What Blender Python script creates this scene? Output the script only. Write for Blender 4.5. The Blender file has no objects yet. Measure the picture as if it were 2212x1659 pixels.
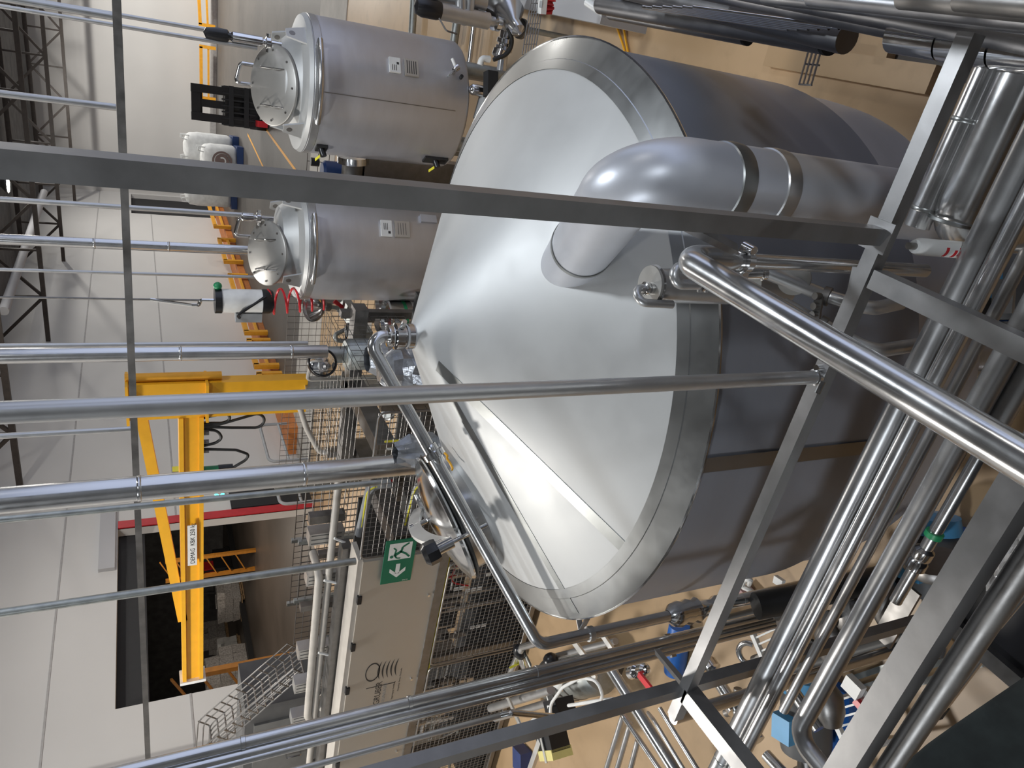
import bpy, math, random
from mathutils import Vector, Matrix, Quaternion
random.seed(7)
V = Vector
PI = math.pi
scene = bpy.context.scene
COL = scene.collection

# ------------------------------------------------------------------ survey of the photograph
# The photo was taken on its side; these turn a sight line of the 2212x1659 photo into a point of the hall
# (x along the back wall, y along the left wall, z up, metres; the lens is at CAM).
FPX, VPX, VPY, YAW = 1571.0, 4220.0, 708.0, math.radians(30)
CAM = V((0, 0, 4.2))
_d = V((829.5-VPY, 1106-VPX, FPX)).normalized()
_up = -_d
_fw = (V((0, 0, 1)) - _up*_up.z).normalized()
_rt = _fw.cross(_up)
if _rt.x < 0: _rt = -_rt
def _yaw(w): return V((w.x*math.cos(YAW)-w.y*math.sin(YAW), w.x*math.sin(YAW)+w.y*math.cos(YAW), w.z))
def cam2w(c): return _yaw(V((_rt.dot(c), _fw.dot(c), _up.dot(c))))
def pt(px, py, x=None, y=None, z=None, d=None, h=None):
    w = cam2w(V((829.5-py, 1106-px, FPX))).normalized()
    if x is not None: t = x/w.x
    elif y is not None: t = y/w.y
    elif z is not None: t = (z-CAM.z)/w.z
    elif h is not None: t = h/math.hypot(w.x, w.y)
    else: t = d
    return CAM + w*t

# ------------------------------------------------------------------ mesh builder
class MB:
    def __init__(s): s.v = []; s.f = []
    def add(s, vs, fs):
        o = len(s.v); s.v += [V(q) for q in vs]; s.f += [tuple(i+o for i in f) for f in fs]; return s
    def box(s, a, b):
        x0, y0, z0 = a; x1, y1, z1 = b
        return s.add([(x0,y0,z0),(x1,y0,z0),(x1,y1,z0),(x0,y1,z0),(x0,y0,z1),(x1,y0,z1),(x1,y1,z1),(x0,y1,z1)],
                     [(3,2,1,0),(4,5,6,7),(0,1,5,4),(1,2,6,5),(2,3,7,6),(3,0,4,7)])
    def obox(s, c, u, v, w):
        c, u, v, w = V(c), V(u), V(v), V(w)
        return s.add([c-u-v-w, c+u-v-w, c+u+v-w, c-u+v-w, c-u-v+w, c+u-v+w, c+u+v+w, c-u+v+w],
                     [(3,2,1,0),(4,5,6,7),(0,1,5,4),(1,2,6,5),(2,3,7,6),(3,0,4,7)])
    def bar(s, p, q, w, h=None, up=(0, 0, 1)):
        p, q = V(p), V(q); h = h or w; d = (q-p); L = d.length; d.normalize(); up = V(up)
        a = d.cross(up)
        if a.length < .01: a = d.cross(V((1, 0, 0)))
        a.normalize(); b = a.cross(d).normalized()
        return s.obox((p+q)/2, a*w/2, d*L/2, b*h/2)
    def tube(s, path, r, n=12, cap=True):
        path = [V(p) for p in path]
        R = r if isinstance(r, (list, tuple)) else [r]*len(path)
        t0 = (path[1]-path[0]).normalized()
        a = t0.cross(V((0, 0, 1)))
        if a.length < .05: a = t0.cross(V((1, 0, 0)))
        a.normalize(); vs = []; fs = []
        for i, p in enumerate(path):
            if i == 0: t = t0
            elif i == len(path)-1: t = (path[i]-path[i-1]).normalized()
            else:
                t = ((path[i]-path[i-1]).normalized() + (path[i+1]-path[i]).normalized())
                t = t.normalized() if t.length > 1e-6 else t0
            a = (a - t*a.dot(t)).normalized(); b = t.cross(a)
            for k in range(n):
                g = 2*PI*k/n; vs.append(p + (a*math.cos(g)+b*math.sin(g))*R[i])
            if i:
                o = (i-1)*n
                for k in range(n): fs.append((o+k, o+(k+1) % n, o+n+(k+1) % n, o+n+k))
        if cap:
            fs.append(tuple(range(n))[::-1]); o = (len(path)-1)*n; fs.append(tuple(range(o, o+n)))
        return s.add(vs, fs)
    def lathe(s, prof, o=(0, 0, 0), ax=(0, 0, 1), n=32, a0=0, a1=2*PI):
        o, ax = V(o), V(ax).normalized()
        a = ax.cross(V((0, 1, 0)))
        if a.length < .05: a = ax.cross(V((1, 0, 0)))
        a.normalize(); b = ax.cross(a); full = abs(a1-a0-2*PI) < 1e-6; m = n if full else n+1
        vs = []; fs = []
        for r, z in prof:
            for k in range(m):
                g = a0+(a1-a0)*k/n; vs.append(o + ax*z + (a*math.cos(g)+b*math.sin(g))*max(r, 1e-4))
        for i in range(len(prof)-1):
            for k in range(n):
                k2 = (k+1) % m; fs.append((i*m+k, i*m+k2, (i+1)*m+k2, (i+1)*m+k))
        return s.add(vs, fs)
    def cyl(s, p, q, r, n=20, r2=None):
        p, q = V(p), V(q); L = (q-p).length; r2 = r if r2 is None else r2
        return s.lathe([(0, 0), (r, 0), (r2, L), (0, L)], p, q-p, n)
    def ball(s, c, r, n=16, sz=1.0, ax=(0, 0, 1)):
        return s.lathe([(r*math.sin(PI*i/n), -r*sz*math.cos(PI*i/n)) for i in range(n+1)], c, ax, n)
    def prism(s, poly, vec):
        poly = [V(p) for p in poly]; vec = V(vec); n = len(poly)
        fs = [tuple(range(n))[::-1], tuple(range(n, 2*n))] + [(k, (k+1) % n, n+(k+1) % n, n+k) for k in range(n)]
        return s.add(poly + [p+vec for p in poly], fs)
    def grid(s, o, u, v, nu, nv, r):
        o, u, v = V(o), V(u), V(v)
        for i in range(nu+1): s.tube([o+u*i/nu, o+u*i/nu+v], r, 4, False)
        for j in range(nv+1): s.tube([o+v*j/nv, o+v*j/nv+u], r, 4, False)
        return s

def fillet(path, R, n=7):
    path = [V(p) for p in path]; out = [path[0]]
    for i in range(1, len(path)-1):
        p = path[i]; a = path[i-1]-p; b = path[i+1]-p
        ang = a.angle(b)
        if ang > 3.1: out.append(p); continue
        t = min(R/math.tan(ang/2), a.length*.49, b.length*.49)
        a.normalize(); b.normalize(); rr = t*math.tan(ang/2)
        c = p + (a+b).normalized()*(rr/math.sin(ang/2))
        s0 = p+a*t-c; s1 = p+b*t-c
        q = s0.rotation_difference(s1)
        for k in range(n+1):
            out.append(c + Quaternion().slerp(q, k/n) @ s0)
    out.append(path[-1]); return out

_org = {}
def mk(name, mb, mat, parent=None, smooth=40):
    """ONE mesh object; vertices are given in hall coordinates"""
    me = bpy.data.meshes.new(name)
    if parent is None:
        lo = V([min(v[i] for v in mb.v) for i in range(3)]); hi = V([max(v[i] for v in mb.v) for i in range(3)])
        org = V(((lo.x+hi.x)/2, (lo.y+hi.y)/2, lo.z))
    else: org = _org[parent.name]
    me.from_pydata([v-org for v in mb.v], [], mb.f); me.validate(); me.update()
    import bmesh
    bm = bmesh.new(); bm.from_mesh(me); bmesh.ops.recalc_face_normals(bm, faces=bm.faces); bm.to_mesh(me); bm.free()
    if smooth:
        me.polygons.foreach_set('use_smooth', [True]*len(me.polygons)); me.set_sharp_from_angle(angle=math.radians(smooth))
    o = bpy.data.objects.new(name, me); COL.objects.link(o); me.materials.append(mat)
    if parent is None: o.location = org
    else: o.parent = parent
    _org[o.name] = org
    return o
def tag(o, label, cat, group=None, kind=None):
    if label: o['label'] = label
    if cat: o['category'] = cat
    if group: o['group'] = group
    if kind: o['kind'] = kind
    return o
def thing(name, loc, label, cat, group=None):
    o = bpy.data.objects.new(name, None); COL.objects.link(o); o.location = V(loc); o.empty_display_size = .1
    _org[o.name] = V(loc); return tag(o, label, cat, group)
def one(name, mb, mat, label, cat, group=None, smooth=40): return tag(mk(name, mb, mat, None, smooth), label, cat, group)
def struct(name, mb, mat, smooth=0):
    o = mk(name, mb, mat, None, smooth); o['kind'] = 'structure'; return o
def part(name, mb, mat, parent, label=None, smooth=40):
    o = mk(name, mb, mat, parent, smooth)
    if label: o['label'] = label
    return o
def text(name, s, size, o, u, n, mat, parent, thick=.0006, align='LEFT'):
    """lettering lying at point o, running along u, facing n"""
    cu = bpy.data.curves.new('lettering', 'FONT'); cu.body = s; cu.size = size; cu.extrude = thick; cu.align_x = align
    t = bpy.data.objects.new('lettering', cu); COL.objects.link(t)
    dg = bpy.context.evaluated_depsgraph_get()
    me = bpy.data.meshes.new_from_object(t.evaluated_get(dg)); bpy.data.objects.remove(t); bpy.data.curves.remove(cu)
    u = V(u).normalized(); n = V(n).normalized(); v = n.cross(u); o = V(o)
    org = _org[parent.name]
    for q in me.vertices: q.co = o + u*q.co.x + v*q.co.y + n*q.co.z - org
    me.name = name; me.materials.clear(); me.materials.append(mat)
    ob = bpy.data.objects.new(name, me); COL.objects.link(ob); ob.parent = parent; _org[ob.name] = org
    return ob
def copy_tree(o, off, label=None, group=None, parent=None):
    c = o.copy(); COL.objects.link(c); c.parent = parent
    _org[c.name] = _org[o.name]
    if parent is None:
        c.location = o.location + V(off)
        _org[c.name] = _org[o.name] + V(off)
        if label: c['label'] = label
        if group: c['group'] = group
    for ch in [q for q in o.children]: copy_tree(ch, off, parent=c)
    return c

# ------------------------------------------------------------------ materials
def _m(name):
    m = bpy.data.materials.new(name); m.use_nodes = True
    return m, m.node_tree.nodes, m.node_tree.links, m.node_tree.nodes['Principled BSDF']
def plain(name, c, rough=.5, metal=0, var=.08, scale=8, bump=0, spec=.5, coat=0):
    m, N, L, b = _m(name)
    b.inputs['Roughness'].default_value = rough; b.inputs['Metallic'].default_value = metal
    b.inputs['Specular IOR Level'].default_value = spec; b.inputs['Coat Weight'].default_value = coat
    tc = N.new('ShaderNodeTexCoord'); nz = N.new('ShaderNodeTexNoise'); nz.inputs['Scale'].default_value = scale; nz.inputs['Detail'].default_value = 6
    L.new(tc.outputs['Object'], nz.inputs['Vector'])
    r = N.new('ShaderNodeValToRGB')
    r.color_ramp.elements[0].position = .3; r.color_ramp.elements[1].position = .7
    r.color_ramp.elements[0].color = tuple(max(0, q*(1-var)) for q in c)+(1,); r.color_ramp.elements[1].color = tuple(min(1, q*(1+var)) for q in c)+(1,)
    L.new(nz.outputs['Fac'], r.inputs['Fac']); L.new(r.outputs['Color'], b.inputs['Base Color'])
    if bump:
        bp = N.new('ShaderNodeBump'); bp.inputs['Strength'].default_value = bump; bp.inputs['Distance'].default_value = .01
        L.new(nz.outputs['Fac'], bp.inputs['Height']); L.new(bp.outputs['Normal'], b.inputs['Normal'])
    return m
def steel(name, c=(.62, .62, .63), r0=.18, r1=.34, scale=(6, 6, 6), cv=.08, bump=.03, metal=1.0, detail=6):
    """stainless sheet and tube: uneven polish, faint scratches"""
    m, N, L, b = _m(name)
    b.inputs['Metallic'].default_value = metal
    tc = N.new('ShaderNodeTexCoord'); mp = N.new('ShaderNodeMapping'); mp.inputs['Scale'].default_value = scale
    nz = N.new('ShaderNodeTexNoise'); nz.inputs['Scale'].default_value = 1.0; nz.inputs['Detail'].default_value = detail; nz.inputs['Roughness'].default_value = .6
    L.new(tc.outputs['Object'], mp.inputs['Vector']); L.new(mp.outputs['Vector'], nz.inputs['Vector'])
    mr = N.new('ShaderNodeMapRange'); mr.inputs['From Min'].default_value = .3; mr.inputs['From Max'].default_value = .7
    mr.inputs['To Min'].default_value = r0; mr.inputs['To Max'].default_value = r1
    L.new(nz.outputs['Fac'], mr.inputs['Value']); L.new(mr.outputs['Result'], b.inputs['Roughness'])
    r = N.new('ShaderNodeValToRGB'); r.color_ramp.elements[0].position = .3; r.color_ramp.elements[1].position = .75
    r.color_ramp.elements[0].color = tuple(q*(1-cv) for q in c)+(1,); r.color_ramp.elements[1].color = tuple(min(1, q*(1+cv)) for q in c)+(1,)
    L.new(nz.outputs['Fac'], r.inputs['Fac']); L.new(r.outputs['Color'], b.inputs['Base Color'])
    if bump:
        bp = N.new('ShaderNodeBump'); bp.inputs['Strength'].default_value = bump; bp.inputs['Distance'].default_value = .02
        L.new(nz.outputs['Fac'], bp.inputs['Height']); L.new(bp.outputs['Normal'], b.inputs['Normal'])
    return m
def emit(name, c, s):
    m, N, L, b = _m(name); b.inputs['Base Color'].default_value = c+(1,)
    b.inputs['Emission Color'].default_value = c+(1,); b.inputs['Emission Strength'].default_value = s
    return m
def concrete(name, c, c2, stain, rough=.5, sc=.6):
    m, N, L, b = _m(name); b.inputs['Roughness'].default_value = rough
    tc = N.new('ShaderNodeTexCoord')
    n1 = N.new('ShaderNodeTexNoise'); n1.inputs['Scale'].default_value = sc; n1.inputs['Detail'].default_value = 8
    n2 = N.new('ShaderNodeTexNoise'); n2.inputs['Scale'].default_value = sc*7; n2.inputs['Detail'].default_value = 6
    r1 = N.new('ShaderNodeValToRGB'); r1.color_ramp.elements[0].color = c+(1,); r1.color_ramp.elements[1].color = c2+(1,)
    r1.color_ramp.elements[0].position = .35; r1.color_ramp.elements[1].position = .68
    mx = N.new('ShaderNodeMix'); mx.data_type = 'RGBA'
    r2 = N.new('ShaderNodeValToRGB'); r2.color_ramp.elements[0].position = .55; r2.color_ramp.elements[1].position = .8
    r2.color_ramp.elements[0].color = (0, 0, 0, 1); r2.color_ramp.elements[1].color = (.55, .55, .55, 1)
    L.new(tc.outputs['Object'], n1.inputs['Vector']); L.new(tc.outputs['Object'], n2.inputs['Vector'])
    L.new(n1.outputs['Fac'], r1.inputs['Fac']); L.new(n2.outputs['Fac'], r2.inputs['Fac'])
    L.new(r1.outputs['Color'], mx.inputs[6]); mx.inputs[7].default_value = stain+(1,); L.new(r2.outputs['Color'], mx.inputs[0])
    L.new(mx.outputs[2], b.inputs['Base Color'])
    bp = N.new('ShaderNodeBump'); bp.inputs['Strength'].default_value = .08; bp.inputs['Distance'].default_value = .01
    L.new(n2.outputs['Fac'], bp.inputs['Height']); L.new(bp.outputs['Normal'], b.inputs['Normal'])
    return m

M = {}
M['cone'] = steel('satin_stainless', (.52, .525, .52), .44, .54, (3, 3, 3), .05, .02, .4)
M['band'] = steel('ground_stainless_band', (.44, .45, .45), .27, .36, (4, 4, 1.5), .06, .015)
M['seam'] = steel('ground_weld_strip', (.36, .37, .365), .3, .4, (6, 6, 2), .1, .02)
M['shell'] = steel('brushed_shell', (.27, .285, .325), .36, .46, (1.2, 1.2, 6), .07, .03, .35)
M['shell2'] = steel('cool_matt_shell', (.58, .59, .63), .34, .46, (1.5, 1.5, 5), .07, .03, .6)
M['joint'] = steel('dull_joint_strip', (.3, .29, .28), .4, .5, (4, 4, 4), .08, .02)
M['pipe'] = steel('polished_tube', (.60, .60, .60), .16, .27, (9, 9, 9), .05, .015, .92)
M['pipe2'] = steel('satin_tube', (.52, .52, .52), .28, .4, (9, 9, 9), .06, .02, .82)
M['vap'] = steel('matt_duct_tube', (.60, .62, .67), .36, .46, (5, 5, 5), .05, .03, .45)
M['beam'] = steel('box_section_stainless', (.25, .247, .247), .36, .48, (10, 10, 10), .12, .03, .8)
M['dsteel'] = steel('dark_worn_steel', (.26, .25, .24), .35, .55, (9, 9, 9), .2, .05)
M['chrome'] = steel('bright_fitting', (.72, .72, .72), .08, .2, (12, 12, 12), .05, .01)
M['bank'] = steel('dull_dark_tube', (.26, .26, .27), .34, .46, (9, 9, 9), .08, .02)
M['galv'] = steel('galvanised_steel', (.42, .44, .43), .4, .6, (14, 14, 14), .2, .03)
M['alu'] = steel('aluminium_extrusion', (.66, .66, .65), .35, .45, (10, 10, 10), .06, .02)
M['sheet'] = steel('matt_sheet_panel', (.50, .47, .42), .42, .52, (3, 3, 3), .04, .02, .6)
M['wired'] = steel('dull_mesh_wire', (.15, .145, .14), .4, .55, (20, 20, 20), .1, 0)
M['wire'] = steel('mesh_wire', (.30, .29, .28), .35, .5, (20, 20, 20), .1, 0)
M['truss'] = plain('brown_painted_steel', (.05, .04, .034), .6, 0, .2)
M['wallw'] = plain('white_wall_panel', (.56, .55, .53), .6, 0, .025, .5)
M['wall2'] = plain('grey_wall_panel', (.40, .40, .41), .6, 0, .03, .5)
M['groove'] = plain('panel_groove', (.36, .35, .34), .7, 0, .1)
M['ceil'] = plain('dark_roof_deck', (.11, .11, .11), .85, 0, .3, 2)
M['floor'] = concrete('tan_coated_floor', (.37, .25, .137), (.47, .325, .19), (.28, .195, .11), .42)
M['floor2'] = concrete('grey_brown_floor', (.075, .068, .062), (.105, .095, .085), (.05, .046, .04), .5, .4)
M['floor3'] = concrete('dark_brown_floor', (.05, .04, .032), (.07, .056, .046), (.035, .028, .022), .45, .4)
M['kerb'] = plain('pale_concrete', (.42, .40, .37), .7, 0, .1, 3)
M['red'] = plain('red_paint', (.45, .018, .025), .4)
M['redp'] = plain('red_plastic', (.62, .02, .03), .35)
M['yel'] = plain('yellow_crane_paint', (.80, .40, .018), .4, 0, .05)
M['orange'] = plain('orange_guard_paint', (.72, .33, .02), .5, 0, .08)
M['rust'] = plain('rust_orange_paint', (.50, .17, .04), .6, 0, .15)
M['rack'] = plain('ochre_rack_paint', (.42, .17, .02), .5, 0, .15)
M['black'] = plain('black_plastic', (.012, .012, .014), .3)
M['blackm'] = plain('black_matt', (.018, .018, .019), .7)
M['rubber'] = plain('black_rubber', (.02, .02, .02), .5)
M['cloth'] = plain('dark_green_black_cloth', (.011, .015, .014), .9, 0, .4, 30, .3)
M['white'] = plain('white_plastic', (.78, .78, .76), .4)
M['grey'] = plain('grey_plastic', (.30, .31, .32), .5)
M['beige'] = plain('beige_plastic_pipe', (.44, .41, .37), .5)
M['dgrey'] = plain('dark_grey_cabinet', (.10, .10, .10), .5)
M['tagy'] = plain('yellow_tag', (.80, .72, .05), .5)
M['green'] = plain('sign_green', (.004, .16, .085), .4, 0, .02)
M['greenp'] = plain('green_plastic', (.02, .25, .10), .4)
M['signw'] = plain('sign_white', (.8, .82, .8), .4, 0, .02)
M['ink'] = plain('dark_print', (.03, .03, .03), .5)
M['blue'] = plain('blue_paint', (.02, .12, .42), .35)
M['lblue'] = plain('light_blue_paint', (.10, .38, .68), .35)
M['dblue'] = plain('dark_blue_drum', (.015, .04, .13), .35)
M['bag'] = plain('white_woven_bag', (.62, .63, .62), .8, 0, .1, 6, .4)
M['wrap'] = plain('silvery_film', (.5, .48, .46), .25, .3, .35, 14, .6)
M['wood'] = plain('pallet_wood', (.40, .27, .15), .7, 0, .2, 6)
M['lid'] = plain('matt_lid_plate', (.40, .39, .37), .45, .6, .05, 4)
M['paper'] = plain('paper_label', (.72, .72, .70), .6, 0, .05)
M['olive'] = plain('pale_yellow_housing', (.66, .58, .22), .5)
M['film'] = plain('crinkled_clear_film', (.26, .27, .29), .18, .35, .3, 12, .8)
M['exit'] = emit('lit_exit_sign', (.05, .75, .72), 3.0)
M['lamp'] = emit('lamp_glow', (1, .95, .8), 12)
# ------------------------------------------------------------------ the hall
WX, WY, TOP = -13.5, 47.5, 9.0
DY0, DY1, DZ = 11.18, 16.74, 4.95           # roller door opening in the left wall
b = MB()
b.box((-14.6, -7, -.2), (14, 17.6, 0)); struct('floor', b, M['floor'])
b = MB(); b.box((-13.5, 17.6, -.2), (14, 20.3, .02)); struct('trim_1', b, M['kerb'])
b = MB(); b.box((-13.5, 20.3, -.2), (22, 48, 0)); struct('floor_2', b, M['floor2'])
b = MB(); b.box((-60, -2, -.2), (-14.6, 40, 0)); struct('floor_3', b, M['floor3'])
# left wall round the roller door and a dark doorway near the far corner
b = MB(); T = .25
b.box((WX-T, -7, 0), (WX, DY0, TOP)); b.box((WX-T, DY0, DZ), (WX, DY1, TOP)); b.box((WX-T, DY1, 0), (WX, 43.6, TOP))
b.box((WX-T, 43.6, 4.55), (WX, 47.3, TOP)); b.box((WX-T, 47.3, 0), (WX, WY, TOP)); struct('wall_left', b, M['wallw'])
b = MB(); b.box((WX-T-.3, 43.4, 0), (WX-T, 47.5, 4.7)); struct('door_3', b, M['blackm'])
b = MB(); b.box((WX, WY, 0), (24, WY+.25, TOP)); struct('wall_back', b, M['wallw'])
b = MB(); b.box((-14, -7, TOP), (24, 48, TOP+.2)); struct('ceiling', b, M['ceil'])
b = MB(); b.box((WX-.01, DY1, 3.57), (WX+.012, 43.5, 3.61)); b.box((WX-.01, -7, 3.57), (WX+.012, DY0, 3.61)); struct('trim_2', b, M['groove'])
b = MB(); b.box((WX-.01, -7, 6.11), (WX+.012, 47.5, 6.15)); struct('trim_3', b, M['groove'])
b = MB(); b.box((WX-.02, DY1, 0), (WX+.03, DY1+.28, DZ)); struct('trim_4', b, M['red'])
b = MB(); b.box((WX, 9.45, 0), (WX+.2, 9.78, TOP)); struct('trim_5', b, M['wall2'])
b = MB(); b.box((WX, 7.9, 4.9), (WX+.12, 8.25, 6.1)); struct('trim_6', b, M['wall2'])
b = MB(); b.box((WX, 15.2, 5.0), (WX+.1, 17.6, 5.35)); struct('trim_7', b, M['wall2'])
b = MB(); b.box((WX-.02, 17.05, 0), (WX+.04, 18.25, 2.19)); struct('door_1', b, M['black'])
b = MB(); b.box((WX, 19.5, 0), (WX+1.0, 44, .28)); struct('trim_8', b, M['rust'])
b = MB(); b.box((WX, WY-.5, 0), (22, WY, .3)); struct('trim_9', b, M['groove'])
# dark hall behind the roller door
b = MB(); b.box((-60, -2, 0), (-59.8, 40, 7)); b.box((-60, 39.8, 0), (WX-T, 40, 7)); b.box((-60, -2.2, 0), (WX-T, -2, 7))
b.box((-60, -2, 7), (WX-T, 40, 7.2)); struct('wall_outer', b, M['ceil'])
b = MB(); b.box((WX-T-.5, DY0-.3, 4.35), (WX-T-.02, DY1+.3, 5.3)); struct('trim_10', b, M['blackm'])
b = MB(); b.box((-29.6, 4, 0), (-29.2, 40, .25)); struct('trim_11', b, M['blackm'])

# roof trusses
for i, ty in enumerate((18.9, 27.8, 35.9, 44.9)):
    t = thing('roof_truss', (0, ty, 7.2), ['nearest brown lattice roof truss, ending on the white wall above the roller door',
        'second brown lattice roof truss counted from the roller door', 'third brown lattice roof truss counted from the roller door',
        'farthest brown lattice roof truss, just before the back wall'][i], 'truss', 'lattice trusses under the roof')
    b = MB(); b.bar((WX, ty, 7.25), (20, ty, 7.25), .14, .14); part('bottom_chord', b, M['truss'], t)
    b = MB(); b.bar((WX, ty, 8.75), (20, ty, 8.75), .18, .18); part('top_chord', b, M['truss'], t)
    b = MB(); x = WX; k = 0
    while x < 18:
        b.bar((x, ty, 7.25 if k % 2 else 8.75), (x+1.7, ty, 8.75 if k % 2 else 7.25), .09, .09)
        b.bar((x+1.7, ty, 7.25), (x+1.7, ty, 8.75), .07, .07); x += 1.7; k += 1
    part('lattice', b, M['truss'], t)
b = MB(); b.tube([pt(95, 415, z=7.9), pt(8, 672, z=7.9)], .14, 14)
one('roof_duct', b, M['wall2'], 'slim pale tube running under the dark roof between the trusses', 'duct')
q = pt(17, 397, z=8.2)
t = thing('high_bay_lamp', q, 'small glowing high bay lamp far off under the dark roof', 'lamp')
b = MB(); b.lathe([(0, .5), (.1, .5), (.14, .2), (.32, .05), (.32, 0)], q, n=20); part('lamp_housing', b, M['dgrey'], t)
b = MB(); b.lathe([(0, -.02), (.28, -.02), (.28, .03), (0, .03)], q, n=20); part('lamp_glass', b, M['lamp'], t)
b = MB(); b.tube([q+V((0, 0, .5)), q+V((0, 0, .8))], .02, 6); part('hanger', b, M['dgrey'], t)

# orange guard rails along both walls
def guard(p, q, h, label):
    t = thing('guard_rail', (p+q)/2, label, 'guard rail', 'orange guard rails along the walls')
    b = MB(); b.bar(p+V((0, 0, h)), q+V((0, 0, h)), .16, .16); part('rail', b, M['orange'], t)
    for e in (p, q):
        b = MB(); b.bar(e, e+V((0, 0, h+.08)), .16, .16); part('post', b, M['orange'], t)
    b = MB(); b.bar(p+V((0, 0, h*.5)), q+V((0, 0, h*.5)), .1, .1); part('middle_rail', b, M['orange'], t)
ys = [20.9, 22.7, 23.3, 25.3, 26.0, 28.2, 29.2, 31.8, 33.5, 36.5, 38.5, 42.5]
nm = ['orange guard rail along the white wall, nearest the yellow crane column', 'orange guard rail along the white wall, second from the crane column',
      'orange guard rail along the white wall, third from the crane column', 'orange guard rail along the white wall, fourth from the crane column',
      'orange guard rail along the white wall, fifth from the crane column', 'orange guard rail along the white wall, sixth from the crane column by the far corner']
for i in range(6): guard(V((-12.35, ys[2*i], 0)), V((-12.35, ys[2*i+1], 0)), .75, nm[i])
guard(pt(466, 215, y=46.4)*1, pt(466, 105, y=46.4)*1, .75, 'orange guard rail on the back wall, partly behind the black forklift')
guard(pt(465, 58, y=46.4), pt(460, -60, y=46.4), .75, 'orange guard rail on the back wall at the edge of the photo')

# grey tube railings in front of the dark doorway
def hoop(x, y0, y1, label):
    t = thing('tube_railing', (x, (y0+y1)/2, 0), label, 'railing', 'grey tube railings by the doorway')
    b = MB(); b.tube(fillet([(x, y0, 0), (x, y0, 1.1), (x, y1, 1.1), (x, y1, 0)], .2), .045, 10); part('hoop', b, M['grey'], t)
    b = MB(); b.tube([(x, y0, .55), (x, y1, .55)], .04, 8); part('middle_rail', b, M['grey'], t)
hoop(-12.6, 17.9, 19.9, 'grey tube railing hoop in front of the white wall, right of the dark doorway')
hoop(-12.6, 15.9, 17.3, 'grey tube railing hoop crossing the dark doorway beside the red stripe')
# lit green exit box, yellow label, socket cable
q = pt(474, 1066, x=WX+.08)
t = thing('exit_light', q-V((0, 0, .15)), 'small lit turquoise exit box on the white wall above the dark doorway', 'exit sign')
b = MB(); b.box((WX, q.y-.2, q.z-.14), (WX+.06, q.y+.2, q.z+.14)); part('housing', b, M['white'], t)
b = MB(); b.box((WX+.06, q.y-.18, q.z-.12), (WX+.075, q.y+.18, q.z+.12)); part('lit_face', b, M['exit'], t)
b = MB(); b.prism([(WX+.076, q.y+.02, q.z+.06), (WX+.076, q.y-.1, q.z), (WX+.076, q.y+.02, q.z-.06)], (.004, 0, 0)); part('pictogram', b, M['signw'], t)

# racking, wrapped pallets and a parked truck far inside the dark hall
def rackpost(px, py, x, h0, label):
    q = pt(px, py, x=x); t = thing('rack_upright', (x, q.y, 0), label, 'rack', 'ochre rack uprights in the dark hall')
    for dx in (-.55, .55):
        b = MB(); b.bar((x+dx, q.y, 0), (x+dx, q.y, h0), .14, .14); part('post', b, M['rack'], t)
    b = MB()
    for k in range(6): b.bar((x-.55, q.y, .4+k*.6), (x+.55, q.y, .9+k*.6), .05, .05)
    part('bracing', b, M['rack'], t)
rackpost(450, 1222, -24, 3.7, 'ochre rack upright standing alone behind the crane arm')
rackpost(420, 1492, -15.6, 3.6, 'ochre rack upright close behind the left door jamb')
q0 = pt(520, 1490, x=-15.6); b = MB()
t = thing('rack_beam', (-16.2, q0.y, 2.2), 'ochre rack beam running back from the left door jamb', 'rack')
b.bar((-16.5, q0.y+.6, 2.35), (-21, q0.y+2.5, 2.35), .12, .16); part('front_beam', b, M['rack'], t)
b = MB(); b.bar((-16.5, q0.y+.6, 3.6), (-21, q0.y+2.5, 3.6), .12, .16); part('upper_beam', b, M['rack'], t)
def pallet(px, py, w, h, label, mat='wrap', z=0):
    q = pt(px, py, z=z); t = thing('wrapped_pallet', q, label, 'pallet', 'wrapped pallets in the dark hall')
    b = MB(); rnd = random.Random(px)
    for i in range(3):
        for j in range(3):
            for k in range(3):
                if k == 2 and rnd.random() < .35: continue
                c = q+V(((i-1)*w/3, (j-1)*w/3, .18+h*(k+.5)/3)); b.obox(c, (w/6.2, 0, 0), (0, w/6.2, 0), (rnd.uniform(-.03, .03), rnd.uniform(-.03, .03), h/6.1))
    part('wrapped_load', b, M[mat], t)
    b = MB()
    for k in (-1, 0, 1): b.obox(q+V((k*w*.42, 0, .05)), (.06, 0, 0), (0, w/2, 0), (0, 0, .05))
    for k in range(5): b.obox(q+V((0, (k-2)*w*.24, .13)), (w/2, 0, 0), (0, w*.09, 0), (0, 0, .025))
    part('pallet', b, M['wood'], t)
pallet(492, 1372, 1.5, 1.5, 'tall stack of film wrapped packs, middle of the stacks behind the crane arm')
pallet(520, 1408, 1.3, 1.0, 'small white sack pallet between the two film wrapped stacks', 'bag')
pallet(541, 1440, 1.7, 1.9, 'film wrapped stack nearest the left door jamb')
pallet(524, 1290, 1.6, 1.1, 'film wrapped stack with a tan board leaning on it, right of the crane end')
q = pt(505, 1230, z=0)
t = thing('parked_truck', q, 'dark parked lift truck with a red seat far inside the dark hall', 'lift truck')
b = MB(); b.box(tuple(q+V((-1, -.8, .2))), tuple(q+V((1, .8, 1.1)))); part('chassis', b, M['blackm'], t)
b = MB(); b.box(tuple(q+V((.1, -.3, 1.1))), tuple(q+V((.6, .3, 1.6)))); part('seat', b, M['redp'], t)
b = MB()
for sx in (-.9, .8):
    for sy in (-.7, .7): b.bar(q+V((sx, sy, 1.1)), q+V((sx*.8, sy*.9, 2.3)), .08, .08)
b.box(tuple(q+V((-.75, -.65, 2.3))), tuple(q+V((.68, .65, 2.38)))); part('overhead_guard', b, M['blackm'], t)
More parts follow.
